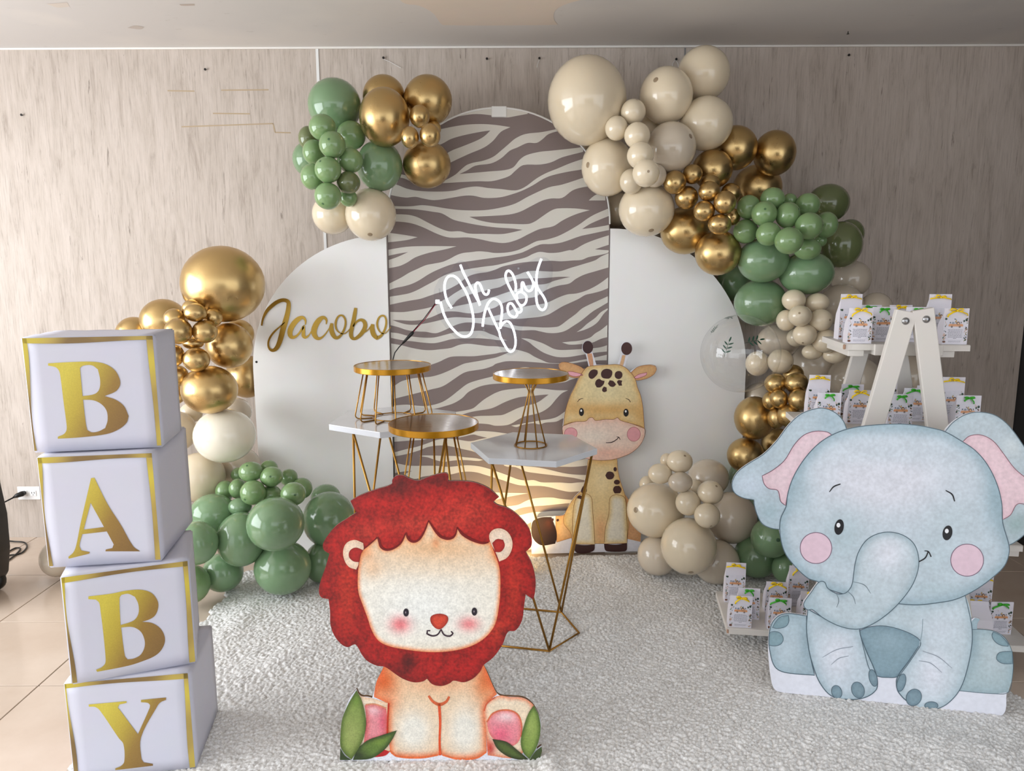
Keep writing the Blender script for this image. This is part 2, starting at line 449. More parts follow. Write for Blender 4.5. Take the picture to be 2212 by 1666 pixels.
# ceiling, with patches of an older cream paint showing
def ceil_mat():
    nb = NB('patched_ceiling_paint'); b = nb.b
    tc = nb.n('ShaderNodeTexCoord'); n1 = nb.n('ShaderNodeTexNoise', Scale=1.3, Detail=3.0, Roughness=0.5); nb.l(tc.outputs['Object'], n1.inputs['Vector'])
    r = nb.n('ShaderNodeValToRGB'); e = r.color_ramp.elements
    e[0].position = 0.42; e[0].color = rgba((206, 202, 199)); e[1].position = 0.52; e[1].color = rgba((214, 209, 204)); nb.l(n1.outputs['Fac'], r.inputs[0])
    n2 = nb.n('ShaderNodeTexNoise', Scale=11.0, Detail=8.0, Roughness=0.72); mp = nb.n('ShaderNodeMapping'); mp.inputs['Scale'].default_value = (0.7, 2.2, 1); nb.l(tc.outputs['Object'], mp.inputs[0]); nb.l(mp.outputs[0], n2.inputs['Vector'])
    r2 = nb.n('ShaderNodeValToRGB'); e = r2.color_ramp.elements
    e[0].position = 0.30; e[0].color = (0.62, 0.58, 0.55, 1); e[1].position = 0.37; e[1].color = (1, 1, 1, 1); nb.l(n2.outputs['Fac'], r2.inputs[0])
    mx = nb.n('ShaderNodeMix', _data_type='RGBA', _blend_type='MULTIPLY'); mx.inputs[0].default_value = 0.6
    nb.l(r.outputs[0], mx.inputs[6]); nb.l(r2.outputs[0], mx.inputs[7]); nb.l(mx.outputs[2], b.inputs['Base Color']); b.inputs['Roughness'].default_value = 0.5
    return nb.m
bm = bmesh.new(); box(bm, WX0 - 0.12, WX1 + 0.12, -0.9, WALL_Y + 0.12, CEIL, CEIL + 0.12)
ceil = struct('ceiling', bm, ceil_mat())
def ceil_patch(pts, col, th):
    sp = smooth_poly(pts, sub=5); lo = []
    for p in sp:
        q = at_z(p[0], p[1], CEIL); lo.append((q.x, min(q.y, WALL_Y - 0.015)))
    V, F = cdt(lo); bm = bmesh.new(); vs = [bm.verts.new((v[0], v[1], CEIL - th)) for v in V]
    for f in F: bm.faces.new([vs[i] for i in f])
    bmesh.ops.recalc_face_normals(bm, faces=bm.faces[:])
    struct('paint_patch', bm, mat('ceiling_paint_patch', col, 0.55), ceil)
ceil_patch([(800, -60), (870, 5), (905, 12), (935, 28), (950, 48), (958, 54), (1180, 54), (1205, 53), (1196, 40), (1200, 22), (1225, 8), (1290, -10), (1400, -60)], (224, 209, 194), 0.0006)
ceil_patch([(100, 8), (145, 5), (150, 14), (125, 16)], (210, 200, 190), 0.0006)
ceil_patch([(275, 60), (290, 55), (312, 58), (305, 63)], (190, 180, 172), 0.0006)
ceil_patch([(387, 9), (420, 8), (420, 12), (392, 12)], (185, 172, 162), 0.0006)

# floor: large beige tiles with dark recessed joints
bm = bmesh.new(); box(bm, -4.1, 3.4, -3.3, WALL_Y + 0.12, -0.10, -0.004)
floor = struct('floor', bm, mat('dark_grout', (92, 80, 70), 0.8))
def tile_mat():
    nb = NB('beige_floor_tile'); b = nb.b
    tc = nb.n('ShaderNodeTexCoord'); oi = nb.n('ShaderNodeObjectInfo')
    ad = nb.n('ShaderNodeVectorMath', _operation='ADD'); nb.l(tc.outputs['Object'], ad.inputs[0]); nb.l(oi.outputs['Location'], ad.inputs[1])
    n1 = nb.n('ShaderNodeTexNoise', Scale=2.0, Detail=6.0, Roughness=0.6); nb.l(ad.outputs[0], n1.inputs['Vector'])
    r = nb.n('ShaderNodeValToRGB'); e = r.color_ramp.elements; e[0].position = 0.35; e[0].color = rgba((198, 178, 160)); e[1].position = 0.68; e[1].color = rgba((214, 197, 181))
    nb.l(n1.outputs['Fac'], r.inputs[0]); nb.l(r.outputs[0], b.inputs['Base Color']); b.inputs['Roughness'].default_value = 0.16
    return nb.m
T = 0.467; tx0, ty0 = at_z(60, 1482, 0.0).y, 0
ylines = [at_z(60, y, 0.0).y for y in (1243, 1344, 1482)]; print('tile lines y', ylines)
xl = at_z(0, 1555, 0.0).x; print('tile x', xl, at_z(0, 1342, 0.0).x)
TY = (ylines[0] - ylines[2]) / 2
bm = bmesh.new(); box(bm, 0.002, T - 0.002, 0.002, TY - 0.002, -0.008, 0.0); bevel(bm, 0.0012, 1)
tmesh = bpy.data.meshes.new('tile'); bm.to_mesh(tmesh); bm.free(); tmesh.materials.append(tile_mat())
k0 = int(math.floor((WX0 - xl) / T)); yk = int(math.floor((-1.0 - ylines[1]) / TY))
for i in range(k0, k0 + 15):
    for j in range(yk, yk + 13):
        x = xl + i * T; y = ylines[1] + j * TY
        if y > WALL_Y: continue
        mobj('tile', tmesh, None, floor, (x, y, 0))

# ================================================================ RUG (curly sherpa pile)
def rug():
    x0, x1, y0, y1 = -1.36, 1.80, 1.15, 3.62; h = 0.0042
    nx, ny = int((x1 - x0) / h), int((y1 - y0) / h)
    X, Y = np.meshgrid(np.linspace(x0, x1, nx), np.linspace(y0, y1, ny))
    # cellular height for the curls
    c = 0.0118; gx, gy = int((x1 - x0) / c) + 4, int((y1 - y0) / c) + 4
    jx = rng.uniform(0.08, .92, (gy, gx)); jy = rng.uniform(0.08, .92, (gy, gx))
    wx = X + 0.006 * np.sin(Y * 57 + 3 * np.sin(X * 31)); wy = Y + 0.006 * np.sin(X * 63 + 2 * np.sin(Y * 41))
    u = (wx - x0) / c + 1.5; v = (wy - y0) / c + 1.5; iu = u.astype(int); iv = v.astype(int)
    d1 = np.full(X.shape, 9.0)
    for a in (-1, 0, 1):
        for b in (-1, 0, 1):
            qx = np.clip(iu + a, 0, gx - 1); qy = np.clip(iv + b, 0, gy - 1)
            d = np.hypot(u - (qx + jx[qy, qx]), v - (qy + jy[qy, qx])); d1 = np.minimum(d1, d)
    Z = 0.017 - 0.0125 * np.clip(d1, 0, 1.0) ** 1.3
    # soft waves, folds and rucks of the cloth
    Z += 0.0015 * (np.sin(X * 4.1 + Y * 2.3) * np.sin(Y * 5.2 - X * 1.7) + 1)
    def ridge(xa, ya, xb, yb, wd, ht):
        ax, ay = xb - xa, yb - ya; L = ax * ax + ay * ay
        t = np.clip(((X - xa) * ax + (Y - ya) * ay) / L, 0, 1); d = np.hypot(X - xa - t * ax, Y - ya - t * ay)
        return ht * np.exp(-(d / wd) ** 2) * (np.sin(np.pi * np.clip(t, 0.03, 0.97)) ** 0.5)
    def fp(px, py): q = at_z(px, py, 0.01); return q.x, q.y
    for a, b, wd, ht in (((1175, 1625), (1225, 1740), .035, .018), ((1245, 1650), (1300, 1760), .035, .014), ((1330, 1300), (1300, 1450), .08, .008),
                         ((1100, 1480), (1280, 1440), .04, .010), ((1300, 1215), (1370, 1270), .06, .014), ((2040, 1645), (2120, 1700), .05, .016),
                         ((1950, 1600), (2212, 1640), .06, .012), ((560, 1290), (470, 1400), .06, .012), ((700, 1380), (560, 1450), .06, .010),
                         ((1460, 1330), (1540, 1400), .08, .008), ((1200, 1215), (1400, 1210), .05, .012)):
        Z += ridge(*fp(*a), *fp(*b), wd, ht)
    # outline
    def left(y): return -1.30 + 0.010 * np.sin(y * 37) + 0.006 * np.sin(y * 113) - 0.02 * np.maximum(0, 2.4 - y)
    def right(y): return 1.735 + 0.012 * np.sin(y * 31) - 0.03 * (y - 2.2)
    back = 3.575 + 0.012 * np.sin(X * 23) + 0.006 * np.sin(X * 91) + 0.0 * X
    back = np.where(X < -0.9, back - 0.45 * (-0.9 - X), back)
    ins = (X > left(Y)) & (X < right(Y)) & (Y < back)
    de = np.minimum(np.minimum(X - left(Y), right(Y) - X), back - Y)
    Z = np.where(de < 0.012, Z * np.clip(de / 0.012, 0.15, 1), Z)
    vid = np.arange(nx * ny).reshape(ny, nx)
    a, b, c_, d = vid[:-1, :-1], vid[:-1, 1:], vid[1:, 1:], vid[1:, :-1]
    k = ins[:-1, :-1] & ins[:-1, 1:] & ins[1:, 1:] & ins[1:, :-1]
    Fq = np.stack([a[k], b[k], c_[k], d[k]], 1)
    used = np.zeros(nx * ny, bool); used[Fq.ravel()] = True; rem = np.cumsum(used) - 1
    co = np.stack([X.ravel(), Y.ravel(), Z.ravel()], 1)[used]; Fq = rem[Fq]
    me = bpy.data.meshes.new('rug'); me.vertices.add(len(co)); me.vertices.foreach_set('co', co.ravel().astype(np.float32))
    me.loops.add(Fq.size); me.loops.foreach_set('vertex_index', Fq.ravel().astype(np.int32))
    me.polygons.add(len(Fq)); me.polygons.foreach_set('loop_start', np.arange(0, Fq.size, 4, dtype=np.int32))
    me.update(); me.validate(); me.shade_smooth()
    nb = NB('sherpa_pile'); b = nb.b; b.inputs['Roughness'].default_value = 0.95
    b.inputs['Sheen Weight'].default_value = 0.25
    tc = nb.n('ShaderNodeTexCoord'); vo = nb.n('ShaderNodeTexVoronoi', Scale=150.0); no = nb.n('ShaderNodeTexNoise', Scale=60.0, Detail=3.0)
    nb.l(tc.outputs['Object'], no.inputs['Vector'])
    ad = nb.n('ShaderNodeVectorMath', _operation='ADD'); sc = nb.n('ShaderNodeVectorMath', _operation='SCALE'); sc.inputs['Scale'].default_value = 0.012
    nb.l(no.outputs['Color'], sc.inputs[0]); nb.l(tc.outputs['Object'], ad.inputs[0]); nb.l(sc.outputs[0], ad.inputs[1]); nb.l(ad.outputs[0], vo.inputs['Vector'])
    r = nb.n('ShaderNodeValToRGB'); e = r.color_ramp.elements; e[0].position = 0.2; e[0].color = rgba((246, 246, 245)); e[1].position = 0.85; e[1].color = rgba((205, 202, 198))  # pile shade put into the colour: gaps between curls darker
    nb.l(vo.outputs['Distance'], r.inputs[0]); nb.l(r.outputs[0], b.inputs['Base Color'])
    bp = nb.n('ShaderNodeBump', Strength=0.2, Distance=0.002, _invert=True); nb.l(vo.outputs['Distance'], bp.inputs['Height']); nb.l(bp.outputs[0], b.inputs['Normal'])
    o = mobj('rug', me, nb.m)
    tag(o, 'off-white curly sherpa rug spread over the beige floor tiles', 'rug')
rug()

# screws left in the wall and the ceiling
def screw_mesh():
    bm = bmesh.new(); lathe(bm, [(0, -0.012), (0.006, -0.012), (0.006, -0.010), (0.0022, -0.009), (0.0022, 0.002), (0, 0.002)], 10)
    me = bpy.data.meshes.new('screw'); bm.to_mesh(me); bm.free(); me.materials.append(mat('dark_steel_screw', (40, 36, 34), 0.5, 0.5)); return me
sm = screw_mesh()
for px, py, lb, hook in ((445, 151, 'dark screw left in the wall above the large gold balloon, left side', 0), (829, 126, 'dark screw in the wall with a strip of clear tape, above the gold balloons', 1),
                   (1052, 128, 'dark screw in the wall above the zebra arch top', 0), (1165, 127, 'dark screw with a short thread, left of the biggest cream balloon', 1),
                   (1460, 129, 'dark hook in the wall with white string, beside the topmost cream balloon', 1), (1832, 120, 'dark screw in the bare wall at upper right', 0), (49, 249, 'dark screw in the wall at the far left', 0)):
    q = at_y(px, py, WALL_Y); o = mobj('screw', sm); o.location = q; o.rotation_euler = (R(90), 0, 0); o.rotation_euler = (R(-90), 0, 0)
    tag(o, lb, 'screw', 'screws left in the wall')
    if hook:
        bm = bmesh.new(); 
        if px == 829: pts = [(829, 128), (843, 134), (866, 147)]
        elif px == 1165: pts = [(1165, 128), (1161, 140), (1160, 146)]
        else: pts = [(1452, 146), (1453, 137), (1459, 128), (1464, 137), (1466, 146)]
        W_ = [at_y(x, y, WALL_Y - 0.006) - q for x, y in pts]
        tube(bm, [Vector((v.x, -v.z, v.y)) for v in W_], 0.0012, 5)
        from_bm('string', bm, M['white'], o)
q = at_z(1832, 68, CEIL); o = mobj('screw', sm); o.location = (q.x, q.y, CEIL); tag(o, 'dark screw in the ceiling above the right part of the wall', 'screw')

# double wall outlet at the left
q = at_y(64, 1065, WALL_Y); rt = empty('outlet', (q.x, WALL_Y, q.z)); tag(rt, 'white double wall outlet with a black plug, left of the letter boxes', 'outlet')
bm = bmesh.new(); box(bm, -0.062, 0.062, -0.007, 0.0, -0.037, 0.037); bevel(bm, 0.003); from_bm('face_plate', bm, M['white'], rt)
for sx in (-0.025, 0.025):
    bm = bmesh.new(); box(bm, sx - 0.017, sx + 0.017, -0.010, -0.006, -0.016, 0.016); bevel(bm, 0.002, 1)
    so = from_bm('socket', bm, M['panel'], rt)
    bm = bmesh.new(); box(bm, sx - 0.008, sx - 0.005, -0.0108, -0.0098, -0.001, 0.008); box(bm, sx + 0.005, sx + 0.008, -0.0108, -0.0098, -0.001, 0.008); box(bm, sx - 0.002, sx + 0.002, -0.0108, -0.0098, -0.010, -0.006)
    from_bm('slot', bm, M['black'], so)
P0 = Vector((q.x - 0.022, WALL_Y - 0.03, q.z + 0.004))
bm = bmesh.new(); tube(bm, [P0 + Vector((0, 0.018, 0)), P0, P0 + Vector((-0.02, -0.015, -0.006)), P0 + Vector((-0.035, -0.02, -0.014))], [0.012, 0.015, 0.012, 0.005], 10)
cb = at_y(3, 1093, 3.45)
ca = empty('power_cord', P0); tag(ca, 'black power cord plugged into the wall outlet, running to the loudspeaker', 'cord')
from_bm('plug', bm, M['black'], ca, True, -P0)
bm = bmesh.new(); tube(bm, [P0 + Vector((-0.034, -0.02, -0.014)), P0 + Vector((-0.08, -0.1, -0.04)), P0 + Vector((-0.13, -0.25, -0.07)), cb], 0.004, 8)
from_bm('cable', bm, M['black'], ca, True, -P0)
# loose cables on the floor
def floor_cable(pts, r, lb):
    W_ = [at_z(x, y, r + 0.001 + dz) for x, y, dz in pts]; o0 = W_[0].copy()
    sp = []
    for i in range(len(W_) - 1):
        p0 = W_[max(0, i - 1)]; p1 = W_[i]; p2 = W_[i + 1]; p3 = W_[min(len(W_) - 1, i + 2)]
        for k in range(6):
            t = k / 6; sp.append(0.5 * ((2 * p1) + (p2 - p0) * t + (2 * p0 - 5 * p1 + 4 * p2 - p3) * t * t + (3 * p1 - p0 - 3 * p2 + p3) * t**3))
    sp.append(W_[-1]); bm = bmesh.new(); tube(bm, [p - o0 for p in sp], r, 8)
    o = from_bm('cable', bm, M['black'], None, True, o0); tag(o, lb, 'cable', 'black cables on the floor'); return o
floor_cable([(14, 1168, .0), (30, 1170, .0), (52, 1172, .0), (58, 1182, .0), (44, 1196, .0), (20, 1200, 0), (8, 1206, 0)], 0.004, 'black cable looped on the tiles beside the loudspeaker, upper loop')
floor_cable([(16, 1212, 0), (34, 1198, 0), (44, 1186, 0), (34, 1184, .0), (18, 1192, 0), (10, 1196, 0)], 0.004, 'black cable curled on the tiles beside the loudspeaker, lower loop')

# ================================================================ BACKDROP PANELS (three arches standing before the wall)
def backdrop(name, poly_world, th, m, y):
    """poly in world x,z; returns Empty at base with board"""
    xs_ = [p[0] for p in poly_world]; cx = (min(xs_) + max(xs_)) / 2
    rt = empty(name, (cx, y, 0.0))
    V, F = cdt([(p[0] - cx, p[1]) for p in poly_world])
    bm = bmesh.new(); n = len(V); fr = [bm.verts.new((v[0], 0, v[1])) for v in V]; bk = [bm.verts.new((v[0], th, v[1])) for v in V]
    cnt = {}
    for f in F:
        for i in range(3): cnt.setdefault(frozenset((f[i], f[(i + 1) % 3])), []).append((f[i], f[(i + 1) % 3]))
        bm.faces.new([fr[i] for i in f]); bm.faces.new([bk[i] for i in f[::-1]])
    for l in cnt.values():
        if len(l) == 1: a, b = l[0]; bm.faces.new((fr[a], fr[b], bk[b], bk[a]))
    bmesh.ops.recalc_face_normals(bm, faces=bm.faces[:])
    b = from_bm('board', bm, m, rt); return rt, b, cx
def wz(px, py, y=PANEL_Y): q = at_y(px, py, y); return q.x, q.z
# centre arch: measured edges
zl = wz(845, 800)[0]; zr = wz(1312, 800)[0]; ztop = wz(1075, 233)[1]; zc = (zl + zr) / 2; zR = (zr - zl) / 2
arch = [(zl, 0.0), (zr, 0.0)] + [(zc + zR * math.cos(t), ztop - zR + zR * math.sin(t)) for t in np.linspace(0, math.pi, 49)]
brown = mat('taupe_printed_fabric', (130, 116, 113), 0.6)
zt, zb, zcx = backdrop('zebra_arch', arch, 0.03, brown, PANEL_Y)
tag(zt, 'tall round-topped arch covered in cream and taupe zebra print, middle of the backdrop', 'backdrop', 'arched backdrop boards')
# left quarter arch
lx0 = wz(553, 850)[0]; lx1 = zl - 0.002; ltop = wz(800, 508)[1]; lR = lx1 - lx0
lz = wz(553, 800)[1]
q1 = [(lx0, 0.0), (lx1, 0.0)] + [(lx1 - lR * (1 - math.cos(t)), lz + (ltop - lz) * math.sin(t)) for t in np.linspace(0, math.pi / 2, 25)][0:0]
q1 = [(lx0, 0.0), (lx1, 0.0)] + [(lx1 - lR * math.sin(t), lz + (ltop - lz) * math.cos(t)) for t in np.linspace(0, math.pi / 2, 30)]
lt, lb_, lcx = backdrop('white_arch', q1, 0.02, M['panel'], PANEL_Y - 0.02)
tag(lt, 'white quarter-round board left of the zebra arch, carrying the golden name', 'backdrop', 'arched backdrop boards')
bm = bmesh.new(); lathe(bm, [(0, 0), (0.006, 0)], 10); hx, hz = wz(557, 781)
h_ = from_bm('screw_hole', bm, M['black'], lt); h_.rotation_euler = (R(90), 0, 0); h_.location = (hx - lcx, -0.0008, hz)
rx0 = zr + 0.002; rx1 = wz(1607, 850)[0]; rtop = wz(1330, 494)[1]; rz = wz(1607, 800)[1]; rR = rx1 - rx0
q2 = [(rx1, 0.0), (rx0, 0.0)] + [(rx0 + rR * math.sin(t), rz + (rtop - rz) * math.cos(t)) for t in np.linspace(0, math.pi / 2, 30)]
rt_, rb_, rcx = backdrop('white_arch', q2, 0.02, M['panel'], PANEL_Y - 0.012)
tag(rt_, 'white quarter-round board right of the zebra arch, behind the clear balloon', 'backdrop', 'arched backdrop boards')

# ---- zebra stripes: cream print traced stripe by stripe
TT = {'c': (830, 220, 4.165), '1': (830, 540, 8.328), '2': (1070, 540, 8.328), '3': (830, 720, 8.328), '4': (1070, 720, 8.328), '5': (840, 900, 8.328), '6': (1060, 960, 6.664)}
def tr(spec):
    out = []
    for part in spec.split('|'):
        k, rest = part.strip().split(':'); ox, oy, sc = TT[k.strip()]
        v = [float(x) for x in rest.replace(',', ' ').split()]
        out += [(ox + v[i] / sc, oy + v[i + 1] / sc) for i in range(0, len(v), 2)]
    return out
CREAM = [
 'c: 520 205 600 150 700 125 830 110 965 122 1090 142 1200 125 1290 108 1300 20 500 20',
 'c: 440 260 510 245 700 210 860 200 1000 208 1135 228 1050 270 980 350 900 410 760 470 600 545 540 580 500 520 585 450 720 395 840 345 900 310 955 258 880 268 720 300 600 335 520 378 430 410',
 'c: 1600 235 1420 272 1270 290 1180 330 1120 380 1050 440 980 495 890 530 800 548 740 570 690 610 640 655 560 700 480 735 600 728 700 722 850 715 960 715 1050 695 1130 665 1180 620 1250 570 1400 565 1500 545 1600 500 1790 450 1790 405 1730 415 1500 440 1400 450 1280 480 1220 520 1160 590 1080 615 960 625 850 635 675 650 740 620 820 575 960 555 1050 510 1130 440 1200 410 1290 370 1370 370 1420 340 1480 290 1600 255',
 'c: 140 650 215 670 250 722 180 690 130 680',
 'c: 60 730 130 752 200 780 300 800 480 808 620 800 720 775 830 762 930 775 1050 785 1180 797 1260 770 1370 690 1460 640 1560 600 1680 550 1830 500 1850 590 1770 610 1650 630 1500 665 1420 700 1340 750 1240 800 1140 835 1040 860 900 865 800 845 720 845 600 865 450 885 350 870 280 855 190 862 40 835',
 'c: 30 925 95 938 240 940 340 930 440 940 560 960 700 975 900 975 1060 950 1180 915 1300 850 1480 770 1600 745 1830 670 1880 755 1760 775 1690 800 1600 865 1500 870 1420 890 1320 940 1220 990 1120 1015 900 1030 765 1035 850 1065 980 1090 1140 1098 1290 1100 1350 1080 1410 1040 1500 980 1560 960 1720 960 1850 975 1760 1000 1680 1030 1600 1070 1520 1120 1400 1145 1300 1190 1200 1240 1090 1270 980 1262 850 1235 750 1220 590 1222 480 1190 350 1130 250 1095 150 1080 20 1076 20 1012 200 1015 290 1035 380 1080 480 1130 580 1165 680 1165 760 1185 900 1188 1060 1190 1150 1175 1245 1152 1150 1140 1000 1130 850 1110 720 1085 620 1060 520 1005 440 990 300 970 200 965 30 962',
 'c: 0 1176 130 1190 300 1218 200 1245 0 1268',
 'c: 1840 888 1870 860 1910 835 1990 830 1990 888',
 'c: 0 1338 200 1305 400 1298 650 1300 560 1325 400 1360 280 1400 200 1450 130 1480 0 1504 0 1436 110 1400 215 1352 120 1368 0 1394',
 'c: 2030 955 1900 1010 1830 1050 1760 1100 1660 1160 1560 1210 1460 1240 1370 1255 1280 1300 1200 1335 1110 1355 | 1: 1990 55 1850 35 1700 25 1560 40 1420 55 1300 95 1180 160 1050 215 900 245 750 275 600 340 450 410 300 500 20 640 20 750 95 722 200 685 350 655 500 610 640 540 780 450 900 385 1050 320 1200 265 1350 230 1550 200 1800 165 2000 137 | 2: 100 125 250 103 400 70 500 40 | c: 1400 1285 1500 1280 1600 1265 1760 1210 1850 1190 2040 1150 2040 1105 1900 1130 1780 1145 1860 1095 2040 1020',
 '1: 20 855 100 842 300 810 450 780 600 720 750 640 900 560 1000 500 1100 450 1250 400 1400 365 1600 330 1800 300 1999 275 | 2: 200 230 400 175 560 130 680 70 800 35 970 55 1150 45 1330 5 | c: 1700 1335 1800 1280 1900 1240 2040 1195 2040 1280 1895 1328 2040 1338 | 2: 1995 65 1680 130 1550 180 1400 190 1180 205 1000 195 800 205 600 215 400 240 200 280 100 310 0 355 | 1: 1850 400 1700 420 1550 460 1450 520 1350 600 1250 660 1150 710 1050 750 950 780 800 830 650 880 450 915 250 955 20 1005',
 '1: 20 1115 100 1115 350 1118 600 1080 800 1040 950 990 1050 910 1150 860 1250 790 1400 700 1500 650 1650 590 1800 550 1999 525 | 2: 150 495 300 480 420 440 540 395 700 375 900 385 1050 390 1180 380 1350 325 1600 250 1800 185 1900 120 2060 50 2060 308 1800 385 1600 445 1450 520 1330 605 1150 640 1000 685 900 730 800 800 700 850 550 870 400 890 250 920 100 975 0 1035 | 1: 1850 1080 1700 1135 1500 1140 1300 1110 1120 1110 1000 1145 850 1210 700 1255 500 1275 300 1265 145 1260 250 1300 400 1340 550 1348 700 1330 850 1300 1000 1265 1150 1225 1300 1210 1500 1220 1700 1225 1850 1215 1999 1185 | 2: 130 1150 250 1100 330 1060 450 1030 550 1015 700 990 850 970 980 930 1150 850 1300 800 1450 785 1600 745 1750 680 1900 590 2060 470 2060 925 1900 1020 1750 1110 1550 1270 1400 1370 1250 1460 1100 1495 950 1495 820 1470 700 1445 450 1450 330 1430 200 1390 100 1372 | 1: 1850 1345 1700 1320 1500 1305 1350 1330 1200 1390 1050 1460 920 1500 750 1475 560 1465 400 1440 250 1390 20 1330',
 '2: 2060 1030 1900 1120 1800 1220 1650 1330 1550 1420 1460 1480 1600 1440 1750 1370 1850 1290 1950 1150 2060 1040',
 '2: 1195 1665 1330 1650 1500 1635 1700 1580 1800 1500 1900 1440 2060 1310 2060 1560 1900 1600 1740 1670 | 4: 1500 200 1330 205 1240 180 1190 162',
 '4: 465 90 600 100 720 135 850 180 950 230 1050 280 1150 300 1300 300 1560 285 1760 270 1900 250 2060 200 2060 325 1800 350 1500 400 1300 430 1130 430 1000 400 850 340 700 240 600 160',
 '1: 20 1470 115 1485 250 1500 400 1540 550 1565 750 1580 900 1575 1050 1540 1200 1500 1350 1470 1500 1465 1700 1455 1800 1465 1900 1510 1999 1545 | 4: 100 95 215 130 100 128 0 120 | 3: 1900 105 1650 90 1500 95 1350 95 1200 110 1050 150 900 180 700 170 500 145 350 130 20 62',
 '3: 20 180 120 185 300 215 500 265 700 300 850 305 1000 290 1200 265 1350 210 1500 190 1700 210 1850 230 1999 235 | 4: 100 245 250 270 400 300 480 320 600 360 700 420 850 490 950 530 1100 540 1250 535 1400 510 1640 465 1820 430 2060 375 2060 485 1820 492 1600 510 1400 540 1150 548 1000 545 800 530 600 515 400 505 200 505 80 530 0 555 | 3: 1950 590 1800 640 1650 665 1500 690 1400 730 1250 830 1100 930 1000 975 850 1010 700 1050 500 1100 300 1150 20 1225',
 '3: 20 1310 180 1300 400 1285 600 1305 750 1310 900 1285 1050 1235 1200 1140 1350 1020 1500 910 1650 855 1800 815 1920 785 | 4: 100 730 320 680 420 630 550 612 700 640 850 665 1000 680 1150 665 1400 640 1700 630 1700 770 1480 805 1350 840 1250 880 1000 905 600 900 300 900 | 3: 1950 915 1750 950 1600 1010 1500 1070 1400 1170 1250 1260 1100 1310 950 1350 500 1420 20 1440',
 '3: 1200 1420 1290 1415 1450 1390 1600 1350 1700 1270 1800 1190 1950 1100 1999 1075 | 4: 130 1030 350 1000 600 985 850 1000 1100 1025 1310 1028 1200 1080 1100 1180 1000 1300 900 1380 800 1430 700 1460 520 1500 400 1560 300 1620 200 1655 0 1665 | 5: 1800 140 1620 125 1400 120 1100 200 700 400 350 435 20 460 20 300',
 '4: 640 1600 800 1570 1000 1540 1120 1500 1300 1380 1500 1300 1500 1600 1240 1530 1100 1590 900 1610 800 1640 | 5: 2600 120 2400 150 2300 190 2200 165',
 '5: 20 650 115 640 300 590 500 545 700 480 850 425 1000 400 1240 405 1300 300 1620 262 1850 270 2080 300 2600 380 | 6: 360 310 500 315 720 340 900 380 1050 415 1200 435 1450 445 1450 525 1350 518 1200 485 1050 465 850 440 650 415 500 390 360 330 200 310 | 5: 1900 690 1700 690 1650 680 1500 625 1300 580 1150 545 1000 522 850 525 700 550 600 590 450 640 300 680 20 735',
 '6: 800 330 1100 270 1450 190 1450 300 1200 325 1000 323',
 '5: 540 712 650 700 900 705 1200 712 1400 735 1570 750 1700 780 1610 800 1400 785 1250 785 1100 800 1000 815 900 800 800 770 700 735',
 '5: 20 815 120 835 300 875 450 888 700 885 900 890 1050 905 1200 895 1350 878 1500 880 1650 900 | 6: 0 360 100 395 200 430 300 470 400 505 500 520 620 515 720 545 850 550 1000 550 1150 560 1250 550 1450 540 1450 690 1260 680 1130 685 1000 660 850 620 720 600 560 598 420 590 300 560 150 510 0 465 | 5: 1700 1040 1600 1010 1450 992 1300 1000 1150 1035 1000 1060 720 1068 600 1085 500 1120 300 1120 270 1035 420 980 250 992 20 1035',
 '6: -400 700 -200 690 110 695 540 705 400 730 280 752 130 785 -200 870 -400 850',
 '6: -100 960 150 940 230 900 400 870 500 820 600 785 750 768 900 768 1000 785 1160 798 1450 800 1450 840 1300 850 1110 850 950 865 800 880 650 890 500 905 400 930 330 965 200 1010 0 1090 -200 1150 -300 1050',
 '6: 100 1150 350 1040 430 1020 550 990 650 975 750 970 900 960 1090 955 1450 940 1450 1010 1080 1030 900 1025 780 1045 640 1090 550 1140 500 1165 300 1250 100 1350 -100 1400 -100 1250',
 '6: -200 1560 300 1420 540 1240 700 1180 900 1130 1450 1120 1450 1300 -200 1700',
]
DARK = [
 '1: 1120 1055 1230 1000 1300 920 1400 850 1550 800 1750 750 1950 700 2080 670 | 2: 120 650 250 580 380 530 550 515 800 510 1000 497 1150 485 1350 485 1180 525 1050 560 950 600 850 620 700 625 560 640 420 700 250 750 130 790 0 835 | 1: 1900 860 1750 910 1600 950 1450 980 1300 1010',
 '1: 1960 1284 | 2: 130 1260 250 1245 450 1240 650 1220 820 1200 950 1165 1050 1110 1200 1020 1350 950 1500 880 1620 810 1750 780 1900 740 2060 675 2060 818 1900 890 1700 980 1550 1060 1450 1150 1300 1260 1150 1370 1050 1390 850 1395 600 1380 400 1370 250 1330 100 1310',
 '3: 20 760 150 740 400 690 600 640 850 565 1000 510 1100 460 1200 425 1350 415 1600 415 1750 400 1999 368 | 4: 100 345 260 336 100 405 0 440 | 3: 1900 460 1700 500 1550 525 1430 550 1300 610 1150 680 1000 740 850 780 700 795 560 805 450 825 300 870 165 955 20 1010',
 '3: 1250 1530 1330 1505 1450 1450 1600 1410 1750 1385 1900 1360 | 4: 0 1325 150 1250 300 1190 450 1150 650 1130 850 1110 960 1103 880 1160 800 1220 700 1270 560 1300 400 1350 250 1420 130 1470 0 1480 | 3: 1900 1485 1700 1490 1550 1515 1300 1600',
 '5: 1150 400 1350 360 1520 325 1600 345 1700 370 1770 382 1650 405 1470 445 1300 425',
]
